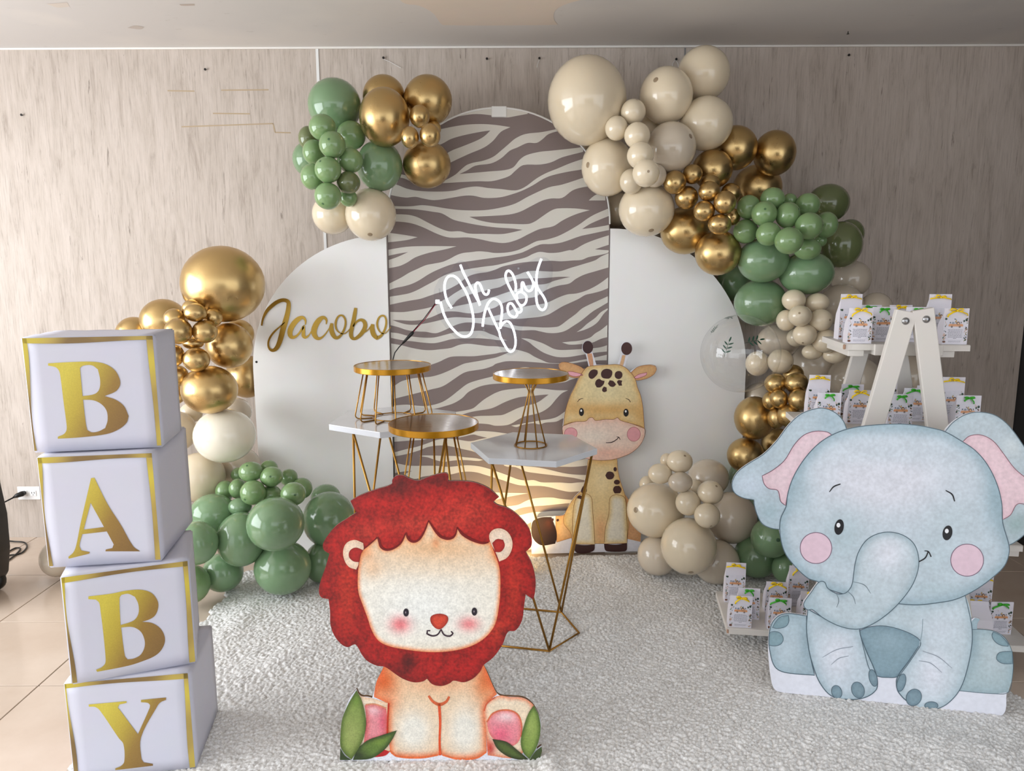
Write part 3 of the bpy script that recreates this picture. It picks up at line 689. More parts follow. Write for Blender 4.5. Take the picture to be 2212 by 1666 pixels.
def clip_convex(poly, clip):
    out = poly
    n = len(clip)
    for i in range(n):
        a = clip[i]; b = clip[(i + 1) % n]; inp = out; out = []
        def side(p): return (b[0] - a[0]) * (p[1] - a[1]) - (b[1] - a[1]) * (p[0] - a[0])
        for j in range(len(inp)):
            p = inp[j]; q = inp[(j + 1) % len(inp)]; sp, sq = side(p), side(q)
            if sp >= 0: out.append(p)
            if (sp >= 0) != (sq >= 0):
                t = sp / (sp - sq); out.append((p[0] + (q[0] - p[0]) * t, p[1] + (q[1] - p[1]) * t))
        if not out: return out
    return out
cream = mat('cream_printed_fabric', (212, 208, 199), 0.6)
inset = 0.004
clipP = [(zc + (p[0] - zc) * (1 - inset / zR) - zcx, max(0.012, p[1] - 0.004)) for p in arch]
def stripe_mesh(name, specs, y, m):
    bm = bmesh.new()
    for sp in specs:
        pl = smooth_poly(tr(sp), sub=4, corner=50)
        lo = []
        for p in pl:
            q = at_y(p[0], p[1], PANEL_Y - y); lo.append((q.x - zcx, q.z))
        V, F = cdt(lo)
        for f in F:
            tri = [V[i] for i in f]
            A_, B_, C_ = [Vector(t) for t in tri[:3]]
            if (B_ - A_).cross(C_ - A_) < 0: tri = tri[::-1]
            q = clip_convex(tri, clipP)
            if len(q) < 3: continue
            bm.faces.new([bm.verts.new((v[0], -y, v[1])) for v in q])
    bmesh.ops.remove_doubles(bm, verts=bm.verts[:], dist=1e-5)
    return from_bm(name, bm, m, zt)
stripe_mesh('printed_stripes', CREAM, 0.0012, cream)
stripe_mesh('printed_dark_stripes', DARK, 0.0020, brown)
# white folded cloth clamped over the top of the arch, pale piping along its edge
cx_, cz_ = wz(1078, 243)
bm = bmesh.new(); box(bm, cx_ - zcx - 0.036, cx_ - zcx + 0.036, -0.006, 0.036, cz_ - 0.022, cz_ + 0.028); bevel(bm, 0.004); from_bm('cloth_fold', bm, M['white'], zt)
bm = bmesh.new(); tube(bm, [(p[0] - zcx, 0.003, p[1]) for p in arch[2:]] , 0.005, 8); from_bm('edge_piping', bm, M['white'], zt)

# ================================================================ NEON SIGN 'Oh Baby'
def emis(name, col, st):
    nb = NB(name); nb.b.inputs['Base Color'].default_value = (0.9, 0.9, 0.9, 1); nb.b.inputs['Emission Color'].default_value = rgba(col); nb.b.inputs['Emission Strength'].default_value = st; return nb.m
neonm = emis('lit_white_led_tube', (228, 238, 255), 1.9)
NY = PANEL_Y - 0.055
nc = at_y(1065, 665, NY); neon = empty('neon_sign', nc)
tag(neon, 'lit white neon sign reading Oh Baby on clear acrylic, hung on the zebra arch', 'neon sign')
def neon_tube(spec, closed=False):
    p = smooth_poly(tr(spec), closed=closed, sub=5, corner=80)
    pts = [at_y(x, y, NY) - nc for x, y, _ in [(q[0], q[1], 0) for q in p]]
    bm = bmesh.new(); tube(bm, pts, 0.0056, 8); from_bm('letter', bm, neonm, neon, True)
neon_tube('1: 1215 1050 1150 950 1110 850 1090 750 1085 640 1100 560 1140 490 1200 465 1260 475 1330 530 1400 640 1460 740 1510 850 1550 970 1580 1090 1600 1200 1605 1310 1590 1420 1555 1510 1500 1550 1430 1560 1350 1530 1270 1460 1190 1370 1120 1260 1070 1150 1035 1030 1010 930')
neon_tube('1: 1368 265 1420 400 1480 520 1560 680 1640 830 1700 940 1722 1000 1712 960 1670 830 1645 720 1640 640 1675 590 1710 605 1745 670 1770 740 1800 790 1840 805 1870 780 1885 715')
neon_tube('1: 1770 1380 1785 1250 1810 1120 1850 1000 1900 920 1970 880 | 2: 60 920 100 980 120 1060 118 1150 105 1250 90 1340 88 1420 105 1370 150 1310 210 1285 270 1320 310 1400 345 1500 365 1620 | 4: 365 130 360 220 330 300 290 330 240 320 190 250 140 160 90 60 | 1: 2070 1480 2000 1330 1930 1180 1870 1045')
neon_tube('2: 385 1110 330 1010 290 965 245 970 222 1020 225 1090 260 1170 310 1200 360 1205 390 1170 400 1130 440 1125 470 1090 465 1040 430 990')
neon_tube('2: 365 750 370 650 355 560 330 480 290 410 240 375 200 400 185 460 195 530 230 620 280 720 330 810 380 900 430 980 480 1000 530 970 560 900 550 820 500 770 440 755 385 800 395 890')
neon_tube('2: 475 740 475 660 482 590 500 585 520 640 555 710 600 740 650 720 675 660 680 590 640 500 575 395')
neon_tube('2: 830 160 790 260 755 380 740 490 740 590 760 680 810 760 860 830 900 910 915 980 895 1050 850 1080 800 1060 760 990 740 900 735 800 735 700 720 640 680 575')
def clear_mat(name, tint=(1, 1, 1), spec=0.12, rough=0.03):
    nb = NB(name); t = nb.t; t.nodes.remove(nb.b)
    tp = nb.n('ShaderNodeBsdfTransparent'); tp.inputs[0].default_value = (*tint, 1)
    gl = nb.n('ShaderNodeBsdfGlossy', Roughness=rough); lw_ = nb.n('ShaderNodeLayerWeight', Blend=0.5); mx = nb.n('ShaderNodeMixShader')
    pw = nb.n('ShaderNodeMath', _operation='POWER'); pw.inputs[1].default_value = 5.0; nb.l(lw_.outputs['Facing'], pw.inputs[0])
    mr = nb.n('ShaderNodeMapRange'); mr.inputs[3].default_value = spec * .35; mr.inputs[4].default_value = 0.5; nb.l(pw.outputs[0], mr.inputs[0])
    nb.l(mr.outputs[0], mx.inputs[0]); nb.l(tp.outputs[0], mx.inputs[1]); nb.l(gl.outputs[0], mx.inputs[2])
    nb.l(mx.outputs[0], t.nodes['Material Output'].inputs[0]); return nb.m
acr = clear_mat('clear_acrylic', (0.95, 0.955, 0.965), 0.04)
ac = smooth_poly(tr('1: 895 760 930 640 1050 440 1180 385 1290 240 1380 190 1480 240 1560 350 1900 380 | 2: 150 300 420 280 620 200 740 140 880 130 980 190 1030 320 1010 560 930 700 980 900 960 1050 850 1160 600 1240 500 1370 470 1480 | 4: 460 180 400 330 270 400 130 340 0 150 | 1: 1900 1600 1700 1500 1620 1600 1480 1660 1300 1600 1000 1240 910 1000'), sub=4)
lo = [at_y(p[0], p[1], NY + 0.012) - nc for p in ac]
V, F = cdt([(p.x, p.z) for p in lo]); bm = bmesh.new(); y0 = NY + 0.010 - nc.y
a_ = [bm.verts.new((v[0], y0, v[1])) for v in V]; b_ = [bm.verts.new((v[0], y0 + 0.005, v[1])) for v in V]; cnt = {}
for f in F:
    bm.faces.new([a_[i] for i in f]); bm.faces.new([b_[i] for i in f[::-1]])
    for i in range(3): cnt.setdefault(frozenset((f[i], f[(i + 1) % 3])), []).append((f[i], f[(i + 1) % 3]))
for l in cnt.values():
    if len(l) == 1: i, j = l[0]; bm.faces.new((a_[i], a_[j], b_[j], b_[i]))
bmesh.ops.recalc_face_normals(bm, faces=bm.faces[:]); from_bm('acrylic_plate', bm, acr, neon)
for px, py in ((1120, 580), (1045, 712)):
    q = at_y(px, py, NY) - nc; bm = bmesh.new(); lathe(bm, [(0, -.03), (0.003, -.03), (0.003, 0.012), (0.005, 0.012), (0.005, 0.016), (0, 0.016)], 10)
    s_ = from_bm('standoff', bm, M['chrome'], neon); s_.location = q + Vector((0, 0.012, 0)); s_.rotation_euler = (R(90), 0, 0)
# connector glow block and lead
q = at_y(945, 652, NY); bm = bmesh.new(); vs = box(bm, -0.010, 0.010, -0.004, 0.006, -0.010, 0.010); bevel(bm, 0.003)
o = from_bm('tube_connector', bm, emis('lit_led_connector', (230, 240, 255), 2.5), neon); o.location = q - nc
bm = bmesh.new(); box(bm, -0.003, 0.003, -0.003, 0.003, -0.03, 0.0); o = from_bm('tube_end', bm, acr, neon); o.location = at_y(949, 630, NY) - nc + Vector((0, 0, .015)); o.rotation_euler = (0, R(-8), 0)
ld = empty('neon_lead', at_y(885, 722, NY)); tag(ld, 'thin red and black lead with an inline plug hanging from the neon sign', 'cord')
lq = ld.location.copy(); redw = mat('red_wire_sheath', (150, 20, 50), 0.4)
A0 = at_y(941, 657, NY); A1 = at_y(891, 719, NY + 0.01)
bm = bmesh.new(); tube(bm, [A0 - lq, A0.lerp(A1, .5) - lq + Vector((0.003, 0, -0.006)), A1 - lq], 0.0022, 6); from_bm('red_wire', bm, redw, ld, True)
bm = bmesh.new(); tube(bm, [A0 - lq + Vector((-.002, 0, .003)), A0.lerp(A1, .5) - lq + Vector((-0.001, -0.003, -0.002)), A1 - lq + Vector((-.002, 0, 0.002))], 0.0022, 6); from_bm('black_wire', bm, M['black'], ld, True)
bm = bmesh.new(); B0 = at_y(893, 717, NY); B1 = at_y(880, 731, NY); B2 = at_y(870, 742, NY)
tube(bm, [B0 - lq, B0.lerp(B1, .3) - lq, B1 - lq, B2 - lq], [0.006, 0.009, 0.007, 0.005], 10); from_bm('inline_plug', bm, M['black'], ld, True)
bm = bmesh.new(); tube(bm, [at_y(a, b, NY + .01) - lq for a, b in ((872, 740), (862, 750), (853, 762), (849, 776), (848, 800), (849, 840), (850, 900), (851, 1000), (851, 1100))], 0.003, 6); from_bm('cable', bm, M['black'], ld, True)

# ================================================================ GOLD NAME 'Jacobo'
JY = PANEL_Y - 0.021
ja = Art('name_sign', at_y(700, 760, JY), (1, 0, 0), 0.0, 540, 480, 4.9)
tag(ja.root, 'golden script name Jacobo fixed on the white quarter-round board', 'sign')
JL = [
 [(125,1095,16),(140,1020,22),(180,940,34),(240,880,40),(300,840,40),(360,825,38),(405,845,40),(410,890,46),(400,960,50),(380,1040,56),(355,1120,56),(335,1200,56),(310,1280,50),(280,1335,44),(240,1358,32),(205,1335,20),(195,1280,18),(215,1220,20),(260,1160,20),(320,1105,14),(370,1060,8)],
 [(588,1085,10),(588,1040,20),(560,1010,32),(515,1025,50),(465,1075,56),(430,1140,56),(428,1195,50),(455,1220,34),(500,1200,22),(540,1150,20),(572,1100,26),(568,1160,38),(570,1205,40),(592,1220,26),(630,1190,12),(670,1120,10)],
 [(808,1080,10),(810,1035,24),(778,1010,36),(735,1035,54),(695,1095,60),(678,1160,60),(695,1212,46),(730,1233,30),(780,1205,16),(830,1140,10),(862,1085,14)],
 [(868,1070,30),(862,1130,50),(880,1190,48),(915,1225,34),(960,1200,26),(1000,1130,22),(1013,1050,20),(990,997,20),(955,987,18),(925,1015,20),(908,1070,24),(915,1130,18),(950,1170,12),(1000,1180,11),(1050,1140,10),(1085,1080,10)],
 [(1120,908,30),(1112,960,40),(1095,1050,42),(1075,1140,44),(1072,1205,42),(1100,1235,30),(1150,1210,38),(1195,1160,44),(1220,1100,44),(1210,1055,40),(1175,1035,30),(1130,1055,22),(1095,1105,18)],
 [(1190,1180,12),(1250,1140,10),(1290,1085,12)],
 [(1300,1080,34),(1294,1130,50),(1310,1190,50),(1345,1228,38),(1390,1200,26),(1430,1130,22),(1443,1050,20),(1425,997,18),(1390,992,18),(1360,1022,20),(1347,1080,22),(1362,1140,16),(1400,1178,12),(1440,1170,9),(1490,1110,8)],
]
for i, L in enumerate(JL): ja.stroke('letter' if i != 5 else 'connecting_stroke', L, 20, 1 + (i % 2), (0, 0, 0), mat_=M['foil'], th=0.003, sub=6)

# ================================================================ BALLOONS
def balloon_mesh(name, m, seg=32, rings=20):
    prof = []
    for i in range(rings + 1):
        t = math.pi * i / rings
        r = math.sin(t); z = math.cos(t)
        if z < 0: r *= 1 - 0.05 * (-z) ** 2; z *= 1.03
        prof.append((r if i not in (0,) else 0.0, z))
    prof = prof[:-1]
    prof[-1] = (0.10, -1.02); prof += [(0.045, -1.07), (0.05, -1.10), (0.085, -1.14), (0.07, -1.15), (0, -1.13)]
    bm = bmesh.new(); lathe(bm, prof, seg); bmesh.ops.recalc_face_normals(bm, faces=bm.faces[:])
    me = bpy.data.meshes.new(name); bm.to_mesh(me); bm.free(); me.materials.append(m); me.shade_smooth()
    me.transform(Matrix.Rotation(R(90), 4, 'X'))      # nipple faces -Y (the room), knot at +Y (the wall)
    return me
BM = {k: balloon_mesh('balloon_' + M[k].name, M[k]) for k in 'GSTOCNW'}
bm = bmesh.new(); lathe(bm, [(0, 0.0040), (0.05, 0.0034), (0.085, 0.0012), (0.10, -0.006)], 14)
TIPB = bpy.data.meshes.new('tip'); bm.to_mesh(TIPB); bm.free(); TIPB.shade_smooth()
TIPS = {}
for k in 'GSTOCNW': t = TIPB.copy(); t.materials.append(TIPM[k]); TIPS[k] = t
placed = []
def in_panel(px, py): return 553 < px < 1607 and py > 200
LY = {-1: 3.79, 0: 3.70, 1: 3.58, 2: 3.46, 3: 3.34, 4: 3.26}
def put_balloons(rows, group, dy=0.0):
    rows = sorted(rows, key=lambda r: r[4]); res = []
    def search(row, others, second):
        cx, cy, rx, ry, lay = row[:5]
        Y0 = LY[lay] + (dy if lay >= 0 else 0); best = None
        for it in range(-4, 44):
            Y = Y0 - it * 0.012
            if lay < 0 and abs(it) > 4: break
            p = at_y(cx, cy, Y); d = depth(p); Rx = rx * d / FPX; Rz = ry * d / FPX; Rm = (Rx + Rz) / 2
            cost = abs(Y - Y0) * 0.6; touch = Y + Rm > WALL_Y - .01
            if p.z - Rz < 0.020: cost += 8 * (0.03 + 0.020 - p.z + Rz)
            if Y + Rm * 0.95 > WALL_Y: cost += 10 * (Y + Rm * .95 - WALL_Y + .02)
            if lay >= 0 and in_panel(cx, cy) and 560 < cx < 1600 and Y + Rm * 0.93 > PANEL_Y - 0.02: cost += 10 * (Y + Rm * .93 - PANEL_Y + .04)
            for (q, Rq, lq_) in others:
                if abs(q.x - p.x) > Rm + Rq or abs(q.z - p.z) > Rm + Rq: continue
                r_ = (q - p).length / (Rm + Rq)
                if r_ < 0.93: cost += 30 * (0.93 - r_) ** 2 + .2 * (.93 - r_)
                if r_ < 0.975: touch = True
                if lq_ > lay and Y < q.y + .01: cost += .3 if second else .1
                if lq_ < lay and Y > q.y - .01 and r_ < 1: cost += .3
            if not touch and others: cost += 0.4
            if best is None or cost < best[0]: best = (cost, p, Rx, Rz, Rm, touch)
        return best
    base_n = len(placed)
    for row in rows:
        _, p, Rx, Rz, Rm, tch = search(row, placed, False); placed.append((p, Rm, row[4])); res.append([row, p, Rx, Rz, Rm])
    for i, rr_ in enumerate(res):
        row, p, Rx, Rz, Rm = rr_
        if not any((q - p).length < .975 * (Rm + Rq) for j, (q, Rq, _) in enumerate(placed) if j != base_n + i):
            oth = [v for j, v in enumerate(placed) if j != base_n + i]
            _, p, Rx, Rz, Rm, tch = search(row, oth, True); res[i] = [row, p, Rx, Rz, Rm]; placed[base_n + i] = (p, Rm, row[4])
    for row, p, Rx, Rz, Rm in res:
        cx, cy, rx, ry, lay, k, lb = row[:7]; tip = row[7] if len(row) > 7 else None
        o = mobj('balloon', BM[k]); o.location = p; o.scale = (Rx, Rm, Rz)
        tag(o, lb, 'balloon', group)
        if tip is not None:
            # nipple turned so that it shows at pixel offset tip (in radii)
            u, v = tip; wv = math.sqrt(max(0.02, 1 - u * u - v * v))
            n = Vector((u, -wv, -v)).normalized(); t = mobj('tip', TIPS[k], None, o)
            t.location = n * 1.0; t.rotation_euler = n.to_track_quat('Z', 'Y').to_euler()
        else:
            o.rotation_euler = (0, 0, 0)
TL = 'balloons in the cluster left of the arch top'
put_balloons([
 (723,228,57,57,1,'T','large sage balloon, topmost green of the cluster left of the arch top'),
 (829.4,208.6,45.4,45,0,'G','gold balloon half hidden behind another gold one, above the green cluster'),
 (924.2,217,52.4,53,1,'G','large gold balloon at the upper right of the arch-top left cluster',),
 (830.6,253.5,54,62,2,'G','egg-shaped large gold balloon between the big sage and small gold ones'),
 (922,355.6,51.8,50,1,'G','large gold balloon overlapping the zebra print, below small gold ones'),
 (906.3,251.5,21.5,24,3,'G','small gold balloon, topmost of the small gold ones by the arch top'),
 (929,292.6,22.5,25,4,'G','small gold balloon at the front right, resting above the large gold one'),
 (885.6,297,19.5,23,4,'G','small gold balloon at the left, above the large gold on zebra print'),
 (937.8,277.5,15,16,2,'G','small gold balloon peeping out behind the right-hand small one'),
 (696.5,275,29,28,3,'S','small sage balloon touching the underside of the topmost large sage one'),
 (758.8,292.6,31,31,2,'S','sage balloon directly left below the egg-shaped gold balloon'),
 (718,312.8,28.5,29,4,'S','small sage balloon with dark tip, upper front of the green bunch',(-.03,-.25)),
 (666.8,299,22,26,1,'O','small olive-tinted balloon at the left rim of the green bunch'),
 (678,329,24,27,2,'S','small sage balloon below the olive-tinted one, left rim'),
 (756.3,346.8,27.5,27,3,'S','small sage balloon leaning on the darkest large green balloon, middle height'),
 (708.4,367,28.5,28,4,'S','small sage balloon with dark tip in the middle of the green bunch',(-.38,-.55)),
 (675.6,382,26,28,3,'S','small sage balloon at the lower left rim of the green bunch'),
 (752.5,394.7,25.5,24,3,'O','small dull olive balloon above the cream pair'),
 (708.4,423.7,29,29,4,'S','lowest front sage balloon, resting over the left cream one',(-.22,.62)),
 (752.5,427.5,19,19,2,'S','tiny dark sage balloon wedged between olive and cream balloons'),
 (820,358,49,54,1,'T','large dark sage balloon left of the zebra arch, beneath the gold ones'),
 (670.6,344,38,39,0,'T','large pale green balloon mostly hidden behind the small sage ones'),
 (718.5,463,43.5,43,0,'C','cream balloon partly behind, lower left of the upper left cluster'),
 (801,464,54.5,56,1,'C','full cream balloon touching both white board and zebra arch',(.06,.78)),
], TL)
TR = 'balloons in the garland right of the arch'
put_balloons([
 (1268,218,85,93,1,'C','biggest cream balloon of all, at the top right of the zebra arch'),
 (1519.5,159.4,56,57,0,'C','topmost cream balloon, almost touching the ceiling line'),
 (1438.7,206.8,57,60,2,'C','cream balloon with a tip mark, just below the hook',(-.55,-.38)),
 (1525,267,57,57,1,'C','cream balloon right under the topmost one'),
 (1449,319.7,54,55,1,'N','greyish cream balloon right of the column of small cream ones',(.62,-.33)),
 (1312,360.8,56,62,2,'C','large cream balloon at the right edge of the zebra arch',(-.82,0)),
 (1396.7,452.7,60,58,2,'C','large cream balloon above the top of the right white board',(.08,.8)),
 (1333,452.7,34,36,-1,'C','cream balloon mostly hidden behind the zebra arch edge'),
 (1269.8,327,22,22,-1,'C','sliver of a cream balloon behind the arch rim, under the biggest one'),
 (1367.8,241.8,27,27,3,'C','small cream balloon, topmost of the column of small ones',(.2,-.82)),
 (1331.8,277,24.8,26,3,'C','small cream balloon touching the biggest one at its lower right'),
 (1376.4,292.7,28,28,4,'C','second small cream balloon down the column'),
 (1383.4,336,29,29,4,'C','third small cream balloon down the column'),
 (1395.4,374,29,29.5,4,'C','small cream balloon with a tip mark at the foot of the column',(0,0)),
 (1414.5,379.5,25,25,3,'N','small greyish balloon behind the marked small cream one'),
 (1363.6,392,25,27,3,'C','small cream balloon above the two large lower cream ones, left'),
 (1405,268,22,20,0,'C','sliver of cream balloon in the gap between three large ones'),
 (1588,319.7,47,47,0,'G','gold balloon touching the lower right of the upper cream ones'),
 (1673,330.9,44.5,48,0,'G','outermost gold balloon at the far right, alone against the wall'),
 (1538.6,366,43,42,1,'G','gold balloon above the bunch of small gold ones'),
 (1635.7,406.6,52,50,0,'G','gold balloon above the small sage ones, partly hidden'),
 (1479.8,498,53,51,2,'G','large gold balloon at the upper rim of the right white board'),
 (1551,546.6,49,48,2,'G','lowest large gold balloon on the curve of the right white board'),
 (1457.5,393.9,24.5,25,3,'G','small gold balloon at the left end of its bunch'),
 (1496,376.4,21,21,3,'G','small gold balloon, topmost of its bunch'),
 (1533,397,22,21,3,'G','small gold balloon half hidden behind the centre one'),
 (1532,413.6,23,22,4,'G','small gold balloon in the centre of its bunch'),
 (1483,427,25,25,3,'G','small gold balloon above the large upper-rim gold one'),
 (1521,456,23,22,4,'G','small gold balloon, lower middle of its bunch'),
 (1565.7,437.4,24,25,4,'G','small gold balloon right of the centre one, in front'),
 (1578.4,417.7,21.6,22,2,'G','small gold balloon behind, at the right end of its bunch'),
 (1554.5,484.5,25,22,4,'G','lowest small gold balloon, above the lowest large gold one'),
 (1583,468.6,16,18,1,'G','sliver of small gold balloon beside the first sage ones'),
 (1617.3,447.7,25,26,3,'S','small sage balloon at the upper left of the green bunch'),
 (1668.8,430,26,25,3,'S','small sage balloon at the top, in front of the hidden gold one'),
 (1650.7,461.7,27,27,4,'S','small sage balloon with a tip mark, front upper left',(-.25,-.3)),
 (1702,465,26,28,4,'S','small sage balloon with a tip mark, front upper middle',(.62,-.4)),
 (1744.6,442.4,26,25,3,'S','small sage balloon below the dark olive one, top right of the bunch'),
 (1747.4,488.3,29,29,4,'S','small sage balloon with tip mark, largest at the right front',(.85,0)),
 (1784.8,486,24,28,3,'S','small sage balloon at the right end of the bunch',(.7,0)),
 (1611,500,26.5,26,3,'S','small sage balloon at the lower left end, beside the small gold ones'),
 (1660.3,505.7,26.5,25.5,4,'S','small sage balloon resting on the large egg-shaped sage one'),
 (1704,520.4,30,29,4,'S','small sage balloon in the lower middle of the bunch'),
 (1743.7,537.6,29,24,3,'S','lowest small sage balloon, flattened, at the right'),
 (1773,520,13,13,2,'S','sliver of a tiny sage balloon near the olive ones'),
 (1706,432,15,14,1,'S','sliver of a tiny sage balloon at the top between two small ones'),
 (1789,439,44,41,0,'O','dark olive balloon at the top right of the green bunch'),
 (1817,529,43,50,1,'O','dark olive balloon, lower one, against the wall'),
 (1836,505,29,31,0,'O','rim of a dark olive balloon behind the lower olive one'),
 (1647.9,562.5,54.5,48,2,'T','large flattened sage balloon right of the lowest large gold one'),
 (1742,589.7,58,47,2,'T','large flattened sage balloon above the small cream bunch'),
 (1643,654,56,51,2,'T','large sage balloon above the clear balloon'),
 (1584.5,612.4,37,38,-1,'T','dark green balloon squeezed behind the curve of the white board'),
 (1838.8,603,41,40,0,'N','greige balloon against the wall, right below the olive ones'),
 (1817,657.7,45,44,1,'N','greige balloon behind the top shelf bags'),
 (1892,666,34,34,0,'N','greige balloon barely showing above the top shelf'),
 (1714.6,648.3,25,23,3,'C','small cream balloon, topmost left of the small cream bunch'),
 (1765.5,654,25.5,21,3,'C','small cream balloon, topmost right of the small cream bunch'),
 (1698.4,692,21,23,3,'C','small cream balloon at the left rim of the small cream bunch'),
 (1728,682.6,25,23,4,'C','small cream balloon with a tip mark, upper front',(-.38,-.32)),
 (1773.3,692,25,24,4,'C','small cream balloon with tip mark touching the shelf bags',(.4,-.1)),
 (1738.3,723,25.5,23.5,4,'C','small cream balloon in the lower front of the bunch',(-.35,.7)),
 (1720,729.5,20,20,2,'C','small cream balloon half hidden at the lower left of the bunch'),
 (1784,737,28,26,4,'C','small cream balloon under the left end of the top shelf',(-.1,-.1)),
 (1754.6,760.6,22,17,3,'C','small cream balloon at the bottom, flattened under its neighbours'),
 (1803,767,25,19,3,'C','small cream balloon below the top shelf, lowest right'),
 (1682.8,735.7,46,36,1,'N','greyish balloon half seen through the clear balloon'),
 (1759,788.7,50,48,0,'N','large greyish cream balloon left of the shelf ladder'),
 (1845,818.4,55,50,1,'N','large greige balloon behind the left legs of the shelf ladder'),
 (1962,815,46,48,0,'N','greige balloon seen between the legs of the shelf ladder'),
 (1636,785.6,25,27,2,'C','cream balloon seen wholly through the clear balloon'),
 (1686,781,27,27,3,'C','cream balloon at the right rim of the clear balloon',(.6,.2)),
 (1640,857,32,30,0,'N','greyish balloon below the clear balloon, against the board edge'),
], TR)
LR = 'balloons in the lower right column'
put_balloons([
 (1713.7,808.8,22,21,2,'G','small gold balloon, topmost of the lower right gold bunch'),
 (1675.8,829,24,22,3,'G','small gold balloon at the upper left of the lower right bunch'),
 (1720.4,828,25,23,4,'G','small gold balloon at the upper right, behind the first tall bag'),
 (1664.7,865.5,17.5,20,3,'G','small gold balloon at the left rim, next to the large round one'),
 (1683,861.7,19.5,20,4,'G','small gold balloon in the middle of the lower right bunch'),
 (1726,863.6,23,23,4,'G','small gold balloon beside the second shelf bags'),
 (1677,903,19,24,3,'G','small gold balloon at the lower left of the lower right bunch'),
 (1704,898,25,25,4,'G','small gold balloon, lowest front one above the elephant ear'),
 (1630,903,43,47,2,'G','large gold balloon beside the right rim of the white board'),
 (1610.3,983.7,39,38,2,'G','large gold balloon partly hidden by the tip of the elephant ear'),
 (1679,958.7,33,34,1,'G','gold balloon mostly hidden behind the elephant ear'),
 (1617.6,1028,42,42,1,'T','sage balloon showing a rim at the tip of the elephant ear'),
 (1629,1097,30,40,0,'T','dark sage sliver between greige balloon and elephant ear'),
 (1665.6,1162,43,43,1,'T','dark sage balloon below the elephant ear',(.0,-.25)),
 (1634,1202,48,46,0,'T','large dark sage balloon behind the lower shelf bags'),
 (1695,1228,27,32,1,'T','dark sage balloon behind the paired bags on the lowest shelf'),
], LR, -0.02)
FL = 'balloons in the cream cluster on the rug'
put_balloons([
 (1468,997.3,28,25,3,'C','small cream balloon, topmost of the floor cluster',(.25,-.7)),
 (1441,995,15,16,1,'C','sliver of a small cream balloon behind the topmost one'),
 (1426,1023.5,26,22,3,'C','small cream balloon at the upper left of the floor cluster'),
 (1469.6,1041.8,26,22,4,'N','small greige balloon right under the topmost one'),
 (1530,1032,44,40,1,'N','large greige balloon at the back of the floor cluster',(-.4,.15)),
 (1501.8,1053,17,17,2,'C','small cream balloon behind the marked front pair'),
 (1534.3,1064.5,28,26,4,'C','small cream balloon in front of the rear greige one',(.3,-.75)),
 (1486.4,1086.5,27,27.5,4,'C','small cream balloon above the large bottom one'),
 (1527.6,1114,28,27,4,'C','lowest small cream balloon with a dark tip',(.12,.6)),
 (1416.7,1102,62,59,2,'C','large cream balloon beside the giraffe, lit warm at its left',(-.8,-.2)),
 (1487.5,1180,59.5,61,3,'C','largest front cream balloon resting low on the rug',(-.07,.68)),
 (1580.5,1118.5,53,56,2,'N','large greige balloon between cluster and elephant',(.83,0)),
 (1420,1200,43,43,1,'N','greige balloon low at the giraffe side'),
 (1547,1214,50,48,1,'N','greige balloon low behind, next to the bag shelf'),
 (1399,1046.6,18,19,0,'C','sliver of cream balloon at the left back of the floor cluster'),
], FL, -0.10)
LC = 'balloons in the left column beside the letter boxes'
put_balloons([
 (482,614,87,82,2,'G','biggest gold balloon, at the top of the left column'),
 (353.8,693,49,47,1,'G','gold balloon rising behind the top letter box'),
 (290.4,721.6,38,37,0,'G','gold balloon farthest left, only its top above the letter box'),
 (414.8,667,21,20,3,'G','small gold balloon, topmost of its bunch by the top box'),
 (422,675.5,24,20,4,'G','small gold balloon just under the biggest gold one'),
 (376.8,688.5,22.5,22,3,'G','small gold balloon in front of the rising gold one, left'),
 (460.3,685.6,19.5,20,3,'G','small gold balloon at the right end of its bunch'),
 (385.4,715.8,29,28,4,'G','small gold balloon touching the corner of the top box'),
 (442.5,716.7,26.5,25,4,'G','small gold balloon in the front middle of its bunch'),
 (417,741,23,14,2,'G','small gold balloon squeezed between four others'),
 (375.4,767.7,22,24,3,'G','small gold balloon half behind the side of the top box'),
 (424.3,777,28,26,4,'G','small gold balloon above the large lower gold one'),
 (384,811,22,22,3,'G','small gold balloon low behind the side of the top box'),
 (495,746.7,49,49,2,'G','large gold balloon directly below the biggest one'),
 (516,722,32,32,0,'G','dark gold rim behind the large gold one'),
 (452.5,842,59,52,3,'G','large egg-shaped gold balloon above the ivory one'),
 (534,813.8,45,46,-1,'G','shaded gold balloon partly behind the left white board'),
 (381,851,19,22,2,'G','sliver of gold balloon beside the top box, lowest'),
 (510.7,891.5,32,32,0,'N','shaded greige balloon behind the ivory one'),
 (485.4,941,65,58.5,3,'W','large glossy ivory balloon in the left column'),
 (381,932,42.5,44,1,'C','cream balloon between second letter box and ivory one'),
 (413,891.5,24,22,0,'C','shaded cream sliver beneath the egg-shaped gold balloon'),
 (432,1031,53,54,2,'C','large cream balloon above the green floor cluster',(-.25,.86)),
 (518,1010,45,44,0,'N','shaded greige balloon beside the left white board'),
], LC, -0.10)
GL = 'balloons in the green cluster on the floor at the left'
